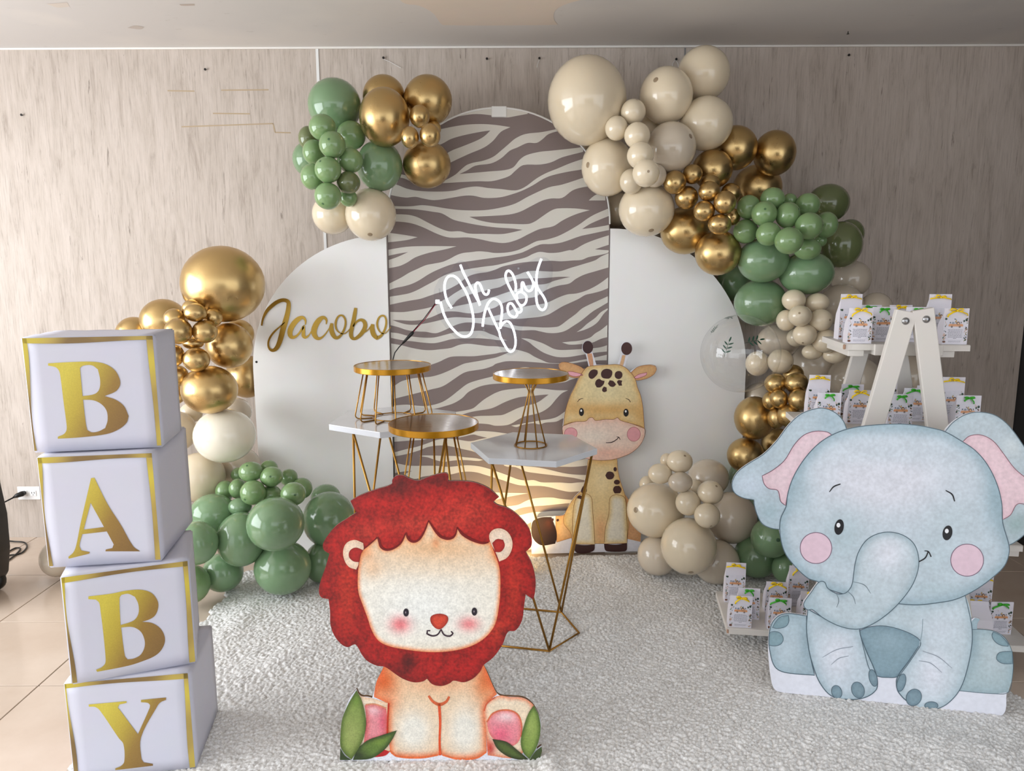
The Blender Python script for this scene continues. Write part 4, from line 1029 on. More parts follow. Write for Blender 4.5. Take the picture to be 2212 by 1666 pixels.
put_balloons([
 (542,1019.4,26,22,3,'S','small sage balloon at the crown of the green floor cluster',(-.1,-.8)),
 (586.4,1030,24.5,22,3,'S','small sage balloon right of the crown, with a tip mark',(.2,-.3)),
 (581,1012,19,18,1,'S','small sage balloon behind the crown pair'),
 (515,1026,16,16,1,'S','small sage sliver left behind the crown balloon'),
 (624,1032,19,19,1,'S','small sage balloon behind, on the upper right slope'),
 (652.3,1055,22,23,2,'S','small sage balloon at the right end of the small green ones'),
 (486,1061,20,23,2,'S','small sage balloon at the left end of the small green ones'),
 (514,1056,19,22,2,'S','small sage balloon second from the left end'),
 (546.4,1064.4,27,27,4,'S','small sage balloon in the front middle with tip mark',(-.35,.3)),
 (584.2,1070,24,22,3,'S','small sage balloon half sunk behind the top large green one'),
 (633.5,1067.4,27,25.5,4,'S','small sage balloon at the right front with a tip mark',(.4,-.2)),
 (518.3,1095,25.5,19,3,'T','small dark sage balloon under the left small ones'),
 (595.5,1132,61,58,4,'T','large sage balloon in front, upper one of the stacked pair'),
 (611,1226,60.5,58,3,'T','large sage balloon at the bottom, standing on the rug'),
 (521.5,1165,52,59,3,'T','large sage balloon left of the stacked pair'),
 (710.6,1122,56,60,2,'T','large sage balloon beside the lion mane'),
 (704,1076,32,30,0,'T','green rim behind the balloon beside the lion mane'),
 (460,1111,50,44,2,'T','large sage balloon under the cream one, behind the second box',(-.15,.45)),
 (426.5,1173,43,47,3,'T','large sage balloon next to the third letter box',(-.12,-.45)),
 (481.6,1236.6,43,42,1,'T','dark green balloon low behind, above the bare floor'),
 (412.4,1262.5,40,42,2,'S','green balloon lowest left, touching the third letter box'),
 (694,1215,36,44,1,'T','dark green balloon low behind the lion mane'),
], GL, -0.14)
put_balloons([(126, 1206, 36, 40, 1, 'N', 'greige balloon on the tiles behind the left side of the letter boxes')], 'balloon behind the letter boxes', -0.1)

# clear bubble balloon with printed green sprigs
bp_ = at_y(1599, 764, 3.30); bd = depth(bp_); bR = 84 * bd / FPX
bm = bmesh.new(); bmesh.ops.create_uvsphere(bm, u_segments=48, v_segments=32, radius=bR)
bub = empty('clear_balloon', bp_); tag(bub, 'large clear bubble balloon printed with dark green leaf sprigs', 'balloon')
from_bm('bubble', bm, clear_mat('clear_bubble_film', (0.985, 0.985, 0.985), 0.16, 0.02), bub, True)
leafm = mat('dark_green_ink', (24, 70, 52), 0.4)
def sprig(px, py, ang, L, n=4, back=False):
    d = ray(px, py); dn = d.normalized(); oc = CAM - bp_; b_ = oc.dot(dn); c_ = oc.length_squared - bR * bR; disc = max(0, b_ * b_ - c_); t = -b_ - math.sqrt(disc)
    if back: t = -b_ + math.sqrt(disc)
    p = CAM + dn * t - bp_; nrm = p.normalized()
    ux = Vector((0, 0, 1)).cross(nrm).normalized(); uz = nrm.cross(ux)
    X = ux * math.cos(ang) + uz * math.sin(ang); Yv = -ux * math.sin(ang) + uz * math.cos(ang)
    bm = bmesh.new()
    def P(a, b):
        v = p + X * a + Yv * b; return bm.verts.new(v.normalized() * (bR + 0.0012))
    def leaf(a, b, an, l, wd):
        c, s = math.cos(an), math.sin(an); pts = []
        for k in range(10):
            u = k / 10 * 2 * math.pi; x = l / 2 + l / 2 * math.cos(u); y = wd / 2 * math.sin(u) * (0.6 + .4 * math.sin(u / 2))
            pts.append(P(a + x * c - y * s, b + x * s + y * c))
        bm.faces.new(pts)
    leaf(0, -L * .62, math.pi / 2, L * 1.15, L * .035); leaf(0, L * .46, math.pi / 2, L * .40, L * .13)
    for k in range(n):
        y = -L * .26 + k * L * .8 / n
        leaf(L * .02, y, math.pi / 2 - 1.0, L * .36, L * .115); leaf(-L * .02, y - .04 * L, math.pi / 2 + 1.0, L * .36, L * .115)
    bmesh.ops.recalc_face_normals(bm, faces=bm.faces[:]); from_bm('printed_sprig', bm, leafm, bub)
sprig(1570, 753, -0.2, 0.066, 3); sprig(1541, 714, 0.0, 0.042, 4); sprig(1627, 737, -1.35, 0.068, 3); sprig(1572, 686, -1.4, 0.05, 4)

# ================================================================ LETTER BOXES B A B Y
def gold_print_mat():
    """printed gold gradient (flat print on the card: yellow to brown bands)"""
    nb = NB('printed_gold_gradient'); b = nb.b; tc = nb.n('ShaderNodeTexCoord'); sp = nb.n('ShaderNodeSeparateXYZ'); nb.l(tc.outputs['Object'], sp.inputs[0])
    mz = nb.n('ShaderNodeMath', _operation='MULTIPLY'); mz.inputs[1].default_value = 0.55; nb.l(sp.outputs['Z'], mz.inputs[0])
    mx = nb.n('ShaderNodeMath', _operation='SUBTRACT'); nb.l(sp.outputs['X'], mx.inputs[0]); nb.l(mz.outputs[0], mx.inputs[1])
    mr = nb.n('ShaderNodeMapRange'); mr.inputs[1].default_value = -0.26; mr.inputs[2].default_value = 0.08; nb.l(mx.outputs[0], mr.inputs[0])
    r = nb.n('ShaderNodeValToRGB'); e = r.color_ramp.elements; e[0].position = 0.0; e[0].color = rgba((208, 190, 70)); e[1].position = 1.0; e[1].color = rgba((122, 92, 46))
    for p, c in ((0.22, (206, 190, 72)), (0.42, (186, 164, 60)), (0.62, (148, 116, 52)), (0.8, (134, 102, 52))):
        x = r.color_ramp.elements.new(p); x.color = rgba(c)
    nb.l(mr.outputs[0], r.inputs[0])
    no = nb.n('ShaderNodeTexNoise', Scale=320.0, Detail=2.0); nb.l(tc.outputs['Object'], no.inputs['Vector'])
    m2 = nb.n('ShaderNodeMapRange'); m2.inputs[3].default_value = 0.86; m2.inputs[4].default_value = 1.14; nb.l(no.outputs['Fac'], m2.inputs[0])
    sc = nb.n('ShaderNodeVectorMath', _operation='SCALE'); nb.l(r.outputs[0], sc.inputs[0]); nb.l(m2.outputs[0], sc.inputs['Scale']); nb.l(sc.outputs[0], b.inputs['Base Color'])
    b.inputs['Roughness'].default_value = 0.42; return nb.m
goldp = gold_print_mat()
def gold_border_mat():
    nb = NB('printed_gold_border'); b = nb.b; tc = nb.n('ShaderNodeTexCoord'); no = nb.n('ShaderNodeTexNoise', Scale=5.0, Detail=1.0); nb.l(tc.outputs['Object'], no.inputs['Vector'])
    r = nb.n('ShaderNodeValToRGB'); e = r.color_ramp.elements; e[0].position = 0.36; e[0].color = rgba((128, 102, 58)); e[1].position = 0.64; e[1].color = rgba((210, 192, 62)); x = r.color_ramp.elements.new(.5); x.color = rgba((180, 156, 78))
    nb.l(no.outputs['Fac'], r.inputs[0]); nb.l(r.outputs[0], b.inputs['Base Color']); b.inputs['Roughness'].default_value = 0.4; return nb.m
goldb = gold_border_mat()
BY = 1.92
BOXES = [  # bottom-left px, bottom-right px of the front face, bottom z, top z, letter
 ('B', (72, 979), (352, 966), 0.966, 1.288, (42, 727), (333, 722), 'first', 'white letter box with gold B, topmost of the leaning stack'),
 ('A', (104, 1228), (350, 1210), 0.644, 0.966, (74, 985), (334, 975), 'second', 'white letter box with gold A, second from the top of the stack'),
 ('B', (154, 1481), (424, 1420), 0.322, 0.644, (123, 1235), (412, 1204), 'third', 'white letter box with gold B, third down, turned a little askew'),
 ('Y', (170, 1705), (410, 1680), 0.012, 0.322, (136, 1474), (408, 1448), 'fourth', 'white letter box with gold Y at the foot of the stack on the floor'),
]
LET = {0: ((0, 700, 3.471), [(362,295),(540,285),(700,283),(790,300),(860,345),(897,410),(900,460),(868,505),(785,540),(868,568),(930,615),(965,690),(950,740),(890,790),(800,825),(600,850),(435,860),(435,845),(480,825),(500,795),(500,750),(480,600),(455,400),(445,355),(420,325),(362,312)],
            [[(600,330),(625,312),(690,310),(735,340),(752,420),(745,490),(710,525),(620,541)],[(623,568),(700,572),(760,600),(800,650),(808,720),(790,780),(740,805),(690,812),(655,795),(645,750)]]),
       1: ((0, 0, 1.0), [(197,1033),(204,1032),(232,1088),(262,1135),(288,1180),(303,1191),(228,1191),(229,1187),(243,1184),(246,1176),(231,1148),(178,1154),(172,1178),(176,1189),(194,1192.5),(193,1196),(149,1207),(148,1203),(159,1193),(165,1178),(174,1133)],
            [[(196,1086),(225,1138.5),(181,1144)]]),
       2: ((0, 1180, 3.428), [(655,372),(830,350),(930,330),(1040,322),(1120,345),(1165,400),(1172,450),(1150,510),(1110,540),(1052,560),(1130,570),(1195,618),(1222,690),(1200,760),(1150,810),(1060,850),(950,885),(720,930),(712,915),(755,895),(780,865),(782,820),(765,640),(745,480),(735,420),(710,395),(655,392)],
            [[(885,385),(900,360),(950,352),(1000,375),(1025,430),(1025,500),(990,550),(893,584)],[(897,602),(980,598),(1040,630),(1070,690),(1070,750),(1040,805),(990,832),(945,838),(925,810)]]),
       3: ((0, 1180, 3.428), [(657,1172),(938,1147),(938,1160),(885,1172),(873,1195),(890,1215),(1022,1392),(1108,1200),(1112,1175),(1095,1160),(1045,1155),(1045,1138),(1230,1120),(1230,1138),(1190,1155),(1165,1185),(1045,1415),(1048,1570),(1065,1600),(1133,1612),(1133,1625),(855,1658),(855,1645),(900,1625),(922,1590),(915,1465),(880,1420),(740,1215),(705,1190),(660,1188)], [])}
for bi, (ch, bl, br, z0, z1, tlp, trp, nm, lb) in enumerate(BOXES):
    yaw = R((10.4, 9.0, 21.0, 9.5)[bi]); dp = (0.215, 0.335, 0.27, 0.29)[bi]
    if bi == 3: A = at_z(tlp[0], tlp[1], z1)
    else: A = at_z(bl[0], bl[1], z0)
    ux = Vector((math.cos(yaw), math.sin(yaw), 0)); B = on_plane(*(br if bi != 3 else trp), A, Vector((-ux.y, ux.x, 0)))
    A.z = B.z = z0; W_ = (B - A).length; H = z1 - z0 - 0.002; print('box', bi, A, W_)
    mid = (A + B) / 2
    art = Art('letter_box', Vector((mid.x, mid.y, z0)), ux, 0.0, LET[bi][0][0], LET[bi][0][1], LET[bi][0][2])
    tag(art.root, lb, 'letter box', 'stacked letter boxes')
    bm = bmesh.new(); box(bm, -W_ / 2, W_ / 2, 0, dp, 0, H)
    bmesh.ops.subdivide_edges(bm, edges=bm.edges[:], cuts=7, use_grid_fill=True)
    rr = random.Random(bi + 3)
    for v in bm.verts:   # the soft card bulges and dents a little
        fx = 1 - (2 * v.co.x / W_) ** 2; fz = 1 - (2 * v.co.z / H - 1) ** 2; fy = 1 - (2 * v.co.y / dp - 1) ** 2
        if abs(v.co.x) > W_ / 2 - 1e-4: v.co.x *= 1 - 0.018 * fz * fy
        if v.co.y > dp - .01: v.co.y -= 0.008 * fx * fz
        if v.co.z > H - 1e-4: v.co.z -= 0.004 * fx * fy + rr.uniform(0, .002)
    bmesh.ops.bevel(bm, geom=[e for e in bm.edges if e.calc_face_angle(0) > 1.2], offset=0.004, segments=2, affect='EDGES')
    from_bm('box_body', bm, M['card'], art.root, True)
    (ox, oy, sc), outer, holes = LET[bi]
    me_lo = [art.uv(p) for p in [q[:2] for q in smooth_poly(outer, sub=5, corner=40)]]; hl = [[art.uv(p[:2]) for p in smooth_poly(h, sub=5, corner=40)] for h in holes]
    def flat(name, lo, hls, y, m):
        V, F = cdt(lo, hls); bm = bmesh.new(); vs = [bm.verts.new((v[0], y, v[1])) for v in V]
        for f in F:
            a, b, c = [Vector(V[i]) for i in f[:3]]; bm.faces.new([vs[i] for i in (f if (b - a).cross(c - a) > 0 else f[::-1])])
        return from_bm(name, bm, m, art.root)
    flat('printed_letter', me_lo, hl, -0.0012, goldp)
    # gold border strips: wavy inner edge where the print is pulled round the corners
    t = 0.0165; n = 12
    def strip(name, P, Q, inn, wf):
        lo = []; k = 12
        P = Vector(P); Q = Vector(Q); inn = Vector(inn)
        for i in range(k + 1): lo.append(tuple(P.lerp(Q, i / k)))
        for i in range(k, -1, -1): lo.append(tuple(P.lerp(Q, i / k) + inn * t * wf(i / k)))
        flat(name, lo, [], -0.0011, goldb)
    e = 0.0035
    strip('gold_border', (-W_ / 2 + e, H - e), (W_ / 2 - e, H - e), (0, -1), lambda u: 0.82 + .18 * math.sin(u * 5 + bi))
    strip('gold_border', (W_ / 2 - e, H - e), (W_ / 2 - e, 0.006), (-1, 0), lambda u: 0.85 + .15 * math.cos(u * 4 + bi) - 0.3 * max(0, u - .8))
    strip('gold_border', (-W_ / 2 + e, H - e), (-W_ / 2 + e, 0.006), (1, 0), lambda u: 0.45 + .25 * math.sin(u * 5 + 1 + bi))

# ================================================================ LION CUT-OUT
Lo = at_z(952, 1643, 0.014)
L = Art('lion_cutout', Lo, (1, 0.0, 0), R(3.0), 670, 1000, 2.502)
tag(L.root, 'flat cartoon lion cut-out with red mane sitting on leaves, front centre of the rug', 'cut-out')
BRD = mat('mdf_board_edge', (116, 84, 56), 0.7); BRW = mat('white_foam_board', (232, 233, 240), 0.45)
PRN = M['print_rough']
mane_out = [(405,1102),(360,1095),(310,1070),(280,1035),(255,990),(240,980),(205,995),(170,980),(130,930),(110,870),(108,800),(100,735),(60,725),(48,690),(60,630),(85,560),(105,490),(75,470),(70,440),(90,400),(140,340),(200,300),(250,268),(235,240),(218,205),(270,175),(350,145),(440,115),(445,90),(465,70),(500,66),(540,85),(585,95),(640,75),(700,58),(735,55),(747,70),(745,97),(830,98),(900,108),(970,140),(1020,185),(990,210),(1010,225),(1080,250),(1140,300),(1180,350),(1197,400),(1195,450),(1165,480),(1200,550),(1218,630),(1215,700),(1205,738),(1165,710),(1155,780),(1145,850),(1110,905),(1070,912),(1040,980),(990,1050),(935,1095)]
sil = [(160,1608),(165,1560),(165,1470),(170,1400),(190,1330),(215,1270),(250,1222),(262,1248),(280,1262),(310,1264),(335,1270),(345,1240),(360,1180),(385,1130)] + mane_out + [(960,1140),(990,1210),(1020,1255),(1080,1264),(1140,1268),(1180,1285),(1220,1330),(1245,1390),(1245,1450),(1230,1520),(1222,1548),(1250,1528),(1252,1560),(1232,1608),(700,1612)]
L.board('board', sil, 0.009, BRD)
L.region('base_print', sil, 1.0, (228, 230, 240), m=PRN)
L.region('body', [(385,1130),(405,1095),(520,1080),(935,1085),(960,1140),(990,1210),(1010,1250),(965,1290),(945,1330),(950,1450),(955,1560),(900,1592),(800,1600),(722,1585),(705,1570),(690,1582),(600,1592),(470,1585),(432,1560),(420,1300),(345,1265),(347,1240),(360,1180)], 2, (228, 196, 160), m=PRN, edge=(222,96,48,.75), ew=22,
  blobs=[(560,1450,110,130,(232,229,218),1.2),(835,1450,100,150,(232,229,218),1.2),(400,1180,70,90,(212,92,38),.95),(945,1180,60,100,(214,104,50),.85),(700,1200,160,40,(226,160,120),.6),(430,1290,50,60,(228,150,110),.6)])
L.region('foot', [(262,1252),(280,1262),(335,1272),(420,1298),(420,1480),(430,1560),(380,1585),(300,1588),(240,1560),(255,1400)], 2.5, (232,214,190), m=PRN, edge=(224,170,130,.6), ew=14, blobs=[(330,1280,80,25,(236,222,200),1)])
L.region('sole', [(295,1310),(350,1305),(412,1330),(418,1400),(415,1480),(350,1500),(290,1520),(300,1430),(303,1370)], 3, (222,140,148), m=PRN, edge=(206,88,84,.7), ew=18, blobs=[(340,1330,60,30,(232,190,196),1),(395,1400,22,60,(208,84,108),.8)])
L.region('sole', [(300,1592),(340,1560),(400,1550),(432,1560),(405,1582),(350,1590)], 3, (190,34,40), m=PRN)
L.region('foot', [(940,1310),(965,1285),(1020,1258),(1080,1265),(1140,1268),(1180,1285),(1210,1320),(1180,1500),(1120,1590),(960,1580),(950,1450)], 2.5, (234,214,186), m=PRN, edge=(222,106,66,.7), ew=14, blobs=[(1070,1290,90,20,(236,220,196),.9),(970,1540,30,40,(186,36,36),.9)])
L.region('sole', [(960,1390),(1000,1350),(1060,1337),(1115,1358),(1142,1425),(1130,1500),(1090,1530),(1030,1520),(980,1480),(962,1440)], 3, (228,140,150), m=PRN, edge=(222,110,100,.6), ew=12, blobs=[(1060,1370,60,30,(238,206,208),1),(1030,1470,50,40,(226,92,122),.8)])
L.stroke('printed_line', [(940,1340,7),(955,1300,8),(1000,1266,6)], 7, 3.5, (214,96,60), PRN)
L.stroke('printed_line', [(955,1400,8),(990,1352,9),(1060,1335,9),(1118,1356,9),(1142,1410,8),(1140,1480,6)], 8, 3.5, (214,110,78), PRN)
L.stroke('printed_line', [(425,1298,10),(420,1380,9),(417,1480,10)], 9, 3.5, (190,50,24), PRN)
L.stroke('printed_line', [(300,1306,7),(350,1303,7),(412,1325,7)], 7, 3.6, (214,140,104), PRN)
L.stroke('printed_line', [(697,1300,16),(703,1400,13),(700,1500,12),(703,1580,14)], 12, 3.5, (220,84,42), PRN)
L.stroke('printed_line', [(640,1258,12),(665,1290,14),(700,1305,18),(735,1290,14),(752,1262,12)], 12, 3.5, (208,96,54), PRN)
L.stroke('printed_line', [(430,1555,8),(470,1585,9),(600,1592,10),(690,1578,9)], 9, 3.5, (228,112,62), PRN)
L.stroke('printed_line', [(715,1578,8),(800,1600,9),(900,1594,9),(952,1562,8)], 9, 3.5, (228,112,62), PRN)
mane = mane_out + [(920,1125),(880,1165),(830,1185),(775,1176),(755,1190),(710,1205),(660,1195),(632,1166),(610,1180),(560,1185),(500,1165),(450,1132)]
face = [(265,545),(258,620),(262,700),(290,780),(312,840),(332,900),(370,960),(430,990),(520,1008),(620,1020),(720,1020),(820,1005),(900,975),(960,930),(1000,870),(1020,780),(1028,680),(1025,580),(1010,520),(990,470),(975,425),(930,432),(870,412),(822,382),(795,345),(785,385),(765,405),(735,408),(695,388),(640,310),(615,370),(590,410),(560,425),(532,412),(518,375),(490,430),(450,460),(410,468),(382,452),(372,412),(366,398),(325,435),(285,470)]
L.region('mane', mane, 4, (158, 24, 22), m=M['print_mane'], edge=(120, 16, 16, .75), ew=26, grid=11,
  blobs=[(600,330,260,60,(192,66,50),.65),(850,250,160,90,(198,74,54),.5),(300,380,80,50,(194,66,50),.6),(470,120,110,60,(84,22,20),.9),(700,90,90,40,(90,24,22),.8),(530,1080,45,45,(64,12,12),.95),(760,1100,160,50,(170,26,26),.5),
         (200,700,60,220,(184,60,34),.5),(1100,700,50,200,(188,60,34),.45),(1020,900,60,90,(188,70,40),.5),(480,1130,60,30,(96,20,22),.7),(280,620,22,220,(110,16,12),.8),(1045,700,20,200,(140,22,18),.7),(700,230,300,50,(190,44,36),.5)])
L.region('face', face, 5, (232, 226, 212), m=PRN, edge=(226,118,62,.8), ew=13, grid=11,
  blobs=[(660,460,420,110,(226,184,142),1.0),(640,560,440,60,(226,204,176),.6),(600,780,300,160,(232,234,230),.9),(330,560,60,60,(226,180,140),.6),(487,872,52,42,(228,128,132),1.05),(858,870,52,36,(228,136,138),1.0),(660,1000,300,20,(232,224,206),.8),(1000,480,40,60,(226,150,96),.6),(300,480,40,40,(226,140,84),.6),(680,430,20,30,(216,128,80),.6)])
for s_ in ([(365,400,9),(374,420,13),(384,452,14),(412,468,13),(452,460,11),(492,430,9),(516,380,7)],[(518,375,9),(532,410,12),(560,425,13),(592,410,11),(618,368,9),(640,312,6)],[(640,310,8),(695,388,14),(735,408,14),(768,404,12),(786,384,9),(795,346,6)],[(795,346,8),(822,382,15),(870,412,16),(930,432,13),(965,428,8)],[(285,468,8),(325,436,8),(364,402,6)]):
    L.stroke('mane_lock', s_, 10, 6, (112, 14, 14), PRN)
L.region('ear', [(288,432),(242,415),(200,430),(180,470),(185,520),(210,560),(250,575),(262,548),(270,500),(290,465)], 7, (232,208,184), m=PRN, edge=(214,170,140,.5), ew=10)
L.region('inner_ear', [(248,456),(217,472),(211,505),(235,530),(266,535),(272,500),(288,470)], 8, (172,32,30), m=PRN, edge=(120,20,20,.6), ew=10)
L.region('ear', [(968,388),(990,360),(1030,353),(1070,375),(1092,420),(1090,465),(1065,510),(1022,532),(1010,500),(1000,478),(975,430)], 7, (232,210,188), m=PRN, edge=(214,170,140,.5), ew=10)
L.region('inner_ear', [(984,432),(1010,410),(1043,414),(1052,445),(1032,478),(1000,480)], 8, (178,40,34), m=PRN, edge=(120,20,20,.6), ew=10)
for cx, cy in ((519, 807), (888, 802)):
    L.region('eye', ell(cx, cy, 15, 22, 16), 7, (34, 28, 40), m=M['print'], smooth=False); L.region('pupil_glint', ell(cx - 2, cy - 1, 3, 6, 10), 8, (150, 140, 150), m=M['print'], smooth=False)
L.region('nose', [(650,850),(657,825),(700,813),(740,825),(746,850),(725,882),(697,898),(667,882)], 7, (206,70,46), m=PRN, edge=(140,34,26,.85), ew=9)
L.stroke('mouth', [(650,905,8),(634,905,8),(632,922,9),(662,933,9),(690,925,8),(708,898,7),(725,927,8),(755,934,9),(773,920,8),(762,908,7)], 8, 7, (50, 30, 44), M['print'])
lf = (112, 136, 62)
L.region('leaf', [(470,1443),(440,1500),(400,1550),(330,1595),(232,1603),(258,1545),(310,1498),(380,1472)], 7, (98,126,56), m=PRN, edge=(44,60,28,.8), ew=16, blobs=[(260,1580,50,30,(46,56,36),.9),(380,1500,50,20,(122,150,62),.7)], grid=9)
L.region('leaf', [(165,1540),(190,1580),(225,1603),(162,1603)], 7.2, (52,68,34), m=PRN)
L.region('leaf', [(252,1225),(280,1282),(302,1380),(300,1440),(280,1510),(225,1600),(190,1570),(166,1530),(166,1460),(175,1380),(208,1300)], 8, (126,146,74), m=PRN, edge=(72,92,36,.8), ew=16, grid=9, blobs=[(225,1470,50,90,(156,168,98),.8),(250,1270,30,40,(104,140,50),.7)])
L.region('leaf', [(985,1490),(1060,1505),(1120,1550),(1180,1600),(1120,1600),(1060,1580),(1010,1540)], 7, (84,104,50), m=PRN, edge=(44,50,30,.8), ew=14, grid=9)
L.region('leaf', [(1250,1530),(1252,1560),(1228,1603),(1185,1603),(1215,1560)], 7, (62,78,40), m=PRN)
L.region('leaf', [(1208,1308),(1235,1360),(1245,1440),(1225,1530),(1185,1598),(1150,1560),(1138,1500),(1155,1420),(1180,1350)], 8, (128,152,72), m=PRN, edge=(66,90,36,.8), ew=14, grid=9, blobs=[(1195,1420,28,80,(156,176,96),.8)])

# ================================================================ ELEPHANT CUT-OUT
Ea = at_z(1690, 1497, 0.014); Eb = at_z(2165, 1545, 0.014)
ux = (Eb - Ea); ux.z = 0
E = Art('elephant_cutout', (Ea + Eb) / 2, ux, R(4.0), 1560, 860, 2.380)
tag(E.root, 'large flat grey-blue cartoon elephant cut-out with pink cheeks, right side of the rug', 'cut-out')
PE = M['print_soft']
BASE = (196, 208, 216)
esil = [(300,1512),(270,1498),(255,1465),(240,1350),(238,1240),(255,1160),(290,1120),(340,1108),(400,1115),(435,1120),(440,1090),(420,1072),(420,1050),(455,1000),(495,945),(440,925),(370,860),(320,790),(297,700),(293,676),(250,668),(205,645),(180,600),(165,550),(163,523),(105,512),(62,485),(50,440),(75,385),(130,340),(210,290),(280,220),(340,140),(400,85),(460,60),(520,52),(580,75),(620,115),(640,160),(700,150),(800,138),(900,133),(1000,140),(1080,155),(1140,172),(1185,125),(1250,85),(1320,72),(1400,88),(1460,130),(1510,190),(1570,280),(1650,400),(1668,480),(1645,560),(1600,650),(1545,708),(1500,742),(1470,757),(1472,800),(1450,860),(1390,920),(1300,985),(1248,1012),(1268,1060),(1280,1140),(1300,1130),(1325,1137),(1312,1160),(1310,1190),(1340,1190),(1400,1200),(1450,1230),(1485,1290),(1495,1360),(1490,1440),(1462,1520),(1458,1600),(1435,1632),(1350,1630),(900,1575),(560,1540)]
E.board('board', esil, 0.010, BRW, sub=4)
E.region('base_print', esil, 1, (232, 234, 244), m=M['print'])
OUTL = (84, 104, 116)
def eo(pts, layer, wd=4.5, col=OUTL, closed=True): E.stroke('printed_line', pts, wd, layer, col, M['print'], closed=closed)
hipL = [(255,1160),(290,1120),(340,1108),(433,1120),(440,1250),(460,1360),(475,1425),(320,1410),(270,1380),(245,1300),(240,1230)]
hipR = [(1280,1190),(1340,1190),(1400,1200),(1450,1230),(1485,1290),(1495,1360),(1490,1440),(1470,1512),(1400,1520),(1220,1505),(1240,1440),(1270,1290)]
G1 = (176, 196, 206); G2 = (206, 218, 228); DK = (140, 166, 178)
E.region('hind_leg', hipL, 2, G1, m=PE, edge=(150,174,186,.5), ew=30, blobs=[(330,1290,90,110,(190,206,216),.9),(430,1280,30,120,(156,178,190),.6)])
E.region('hind_leg', hipR, 2, (178,198,204), m=PE, edge=(150,174,184,.5), ew=30, blobs=[(1400,1340,80,110,(192,206,212),.9),(1290,1250,30,100,(140,164,176),.6)])
E.region('tail', [(1283,1190),(1282,1150),(1300,1130),(1325,1137),(1312,1160),(1310,1192)], 2, (170,192,202), m=PE, edge=(130,154,166,.5), ew=10)
eo(hipL, 2.5); eo(hipR, 2.5, 3)
for pts in ([(275,1150),(300,1125),(340,1116),(342,1150),(325,1175),(285,1184),(258,1180)], [(243,1210),(270,1200),(300,1210),(314,1240),(300,1265),(270,1274),(240,1270)], [(1392,1202),(1430,1220),(1468,1262),(1470,1276),(1430,1270),(1400,1250),(1386,1222)], [(1493,1366),(1440,1364),(1412,1345),(1412,1322),(1430,1306),(1490,1302)]):
    E.region('toenail', pts, 3, (140,168,178), m=PE, edge=(122,150,160,.6), ew=10); eo(pts, 3.4, 3)
belly = [(705,1195),(760,1175),(840,1172),(930,1195),(1000,1230),(1020,1260),(1000,1300),(930,1400),(900,1432),(850,1436),(800,1430),(760,1400),(730,1300)]
chest = [(900,1050),(1000,1062),(1120,1050),(1200,1033),(1248,1012),(1270,1070),(1282,1160),(1284,1250),(1262,1380),(1225,1490),(1170,1560),(1110,1595),(1040,1600),(960,1565),(905,1510),(895,1460),(905,1425),(960,1350),(1010,1275),(1012,1235),(930,1195),(840,1172),(765,1170),(705,1190),(760,1150),(840,1100)]
E.region('belly', belly, 2, (140,166,178), m=PE, edge=(120,146,160,.6), ew=26, blobs=[(860,1250,80,60,(152,176,188),.8)])
E.region('chest', chest, 3, (202,216,224), m=PE, edge=(166,188,198,.6), ew=30, blobs=[(1080,1420,90,130,(230,234,244),1.0),(1120,1180,110,90,(212,222,232),.9),(960,1110,120,40,(190,206,214),.7)])
legL = [(440,1085),(500,1118),(600,1160),(700,1180),(710,1220),(740,1300),(780,1390),(797,1450),(790,1500),(730,1540),(640,1548),(560,1530),(500,1460),(465,1370),(445,1290),(433,1180)]
E.region('front_leg', legL, 3, (198,212,222), m=PE, edge=(160,184,194,.6), ew=28, blobs=[(590,1330,80,130,(228,232,242),1.0),(540,1160,100,40,(184,200,210),.6)])
eo(legL, 4, 4.5); eo([(1010,1275,3),(960,1350,4),(905,1425,5),(895,1460,5),(905,1510,5),(960,1565,5),(1040,1600,4),(1110,1595,4),(1170,1560,4),(1225,1490,4),(1262,1380,4),(1284,1250,4),(1280,1160,4),(1248,1015,3)], 4, 4, closed=False); eo(belly, 4.2, 3.5)
eo([(1030,1135,3),(1027,1200,3),(1015,1265,4)], 4.3, 3, (150,168,178), False)
for (cx, cy, rx, ry, an) in ((588,1510,26,34,-.3),(697,1500,32,42,-.35),(775,1438,20,44,-.25),(920,1462,21,46,.25),(984,1538,38,44,.5),(1074,1580,34,20,.0)):
    pts = [(cx + rx * math.cos(t) * math.cos(an) - ry * math.sin(t) * math.sin(an), cy + rx * math.cos(t) * math.sin(an) + ry * math.sin(t) * math.cos(an)) for t in np.linspace(0, 2 * math.pi, 15)[:-1]]
    E.region('toenail', pts, 5, (134,158,170), m=PE, edge=(110,134,146,.6), ew=10); eo(pts, 5.4, 3)
for s_ in ([(515,1332,2),(590,1292,4),(672,1277,3)],[(560,1370,2),(600,1337,4),(650,1325,3)],[(1030,1300,3),(1110,1330,4),(1180,1388,2)],[(1010,1350,3),(1070,1362,4),(1128,1410,2)]):
    E.stroke('printed_line', s_, 3, 5, (150,160,172), M['print'])
earL = [(640,162),(620,115),(580,75),(520,52),(460,60),(400,85),(340,140),(280,220),(210,290),(130,340),(75,385),(50,440),(62,485),(105,512),(163,523),(165,550),(180,600),(205,645),(250,668),(296,675),(300,620),(328,556),(335,500),(355,430),(390,360),(440,290),(500,230),(563,190)]
earR = [(1145,172),(1185,125),(1250,85),(1320,72),(1400,88),(1460,130),(1510,190),(1570,280),(1650,400),(1668,480),(1645,560),(1600,650),(1545,708),(1500,742),(1472,756),(1440,640),(1435,540),(1410,440),(1360,340),(1300,270),(1235,225)]
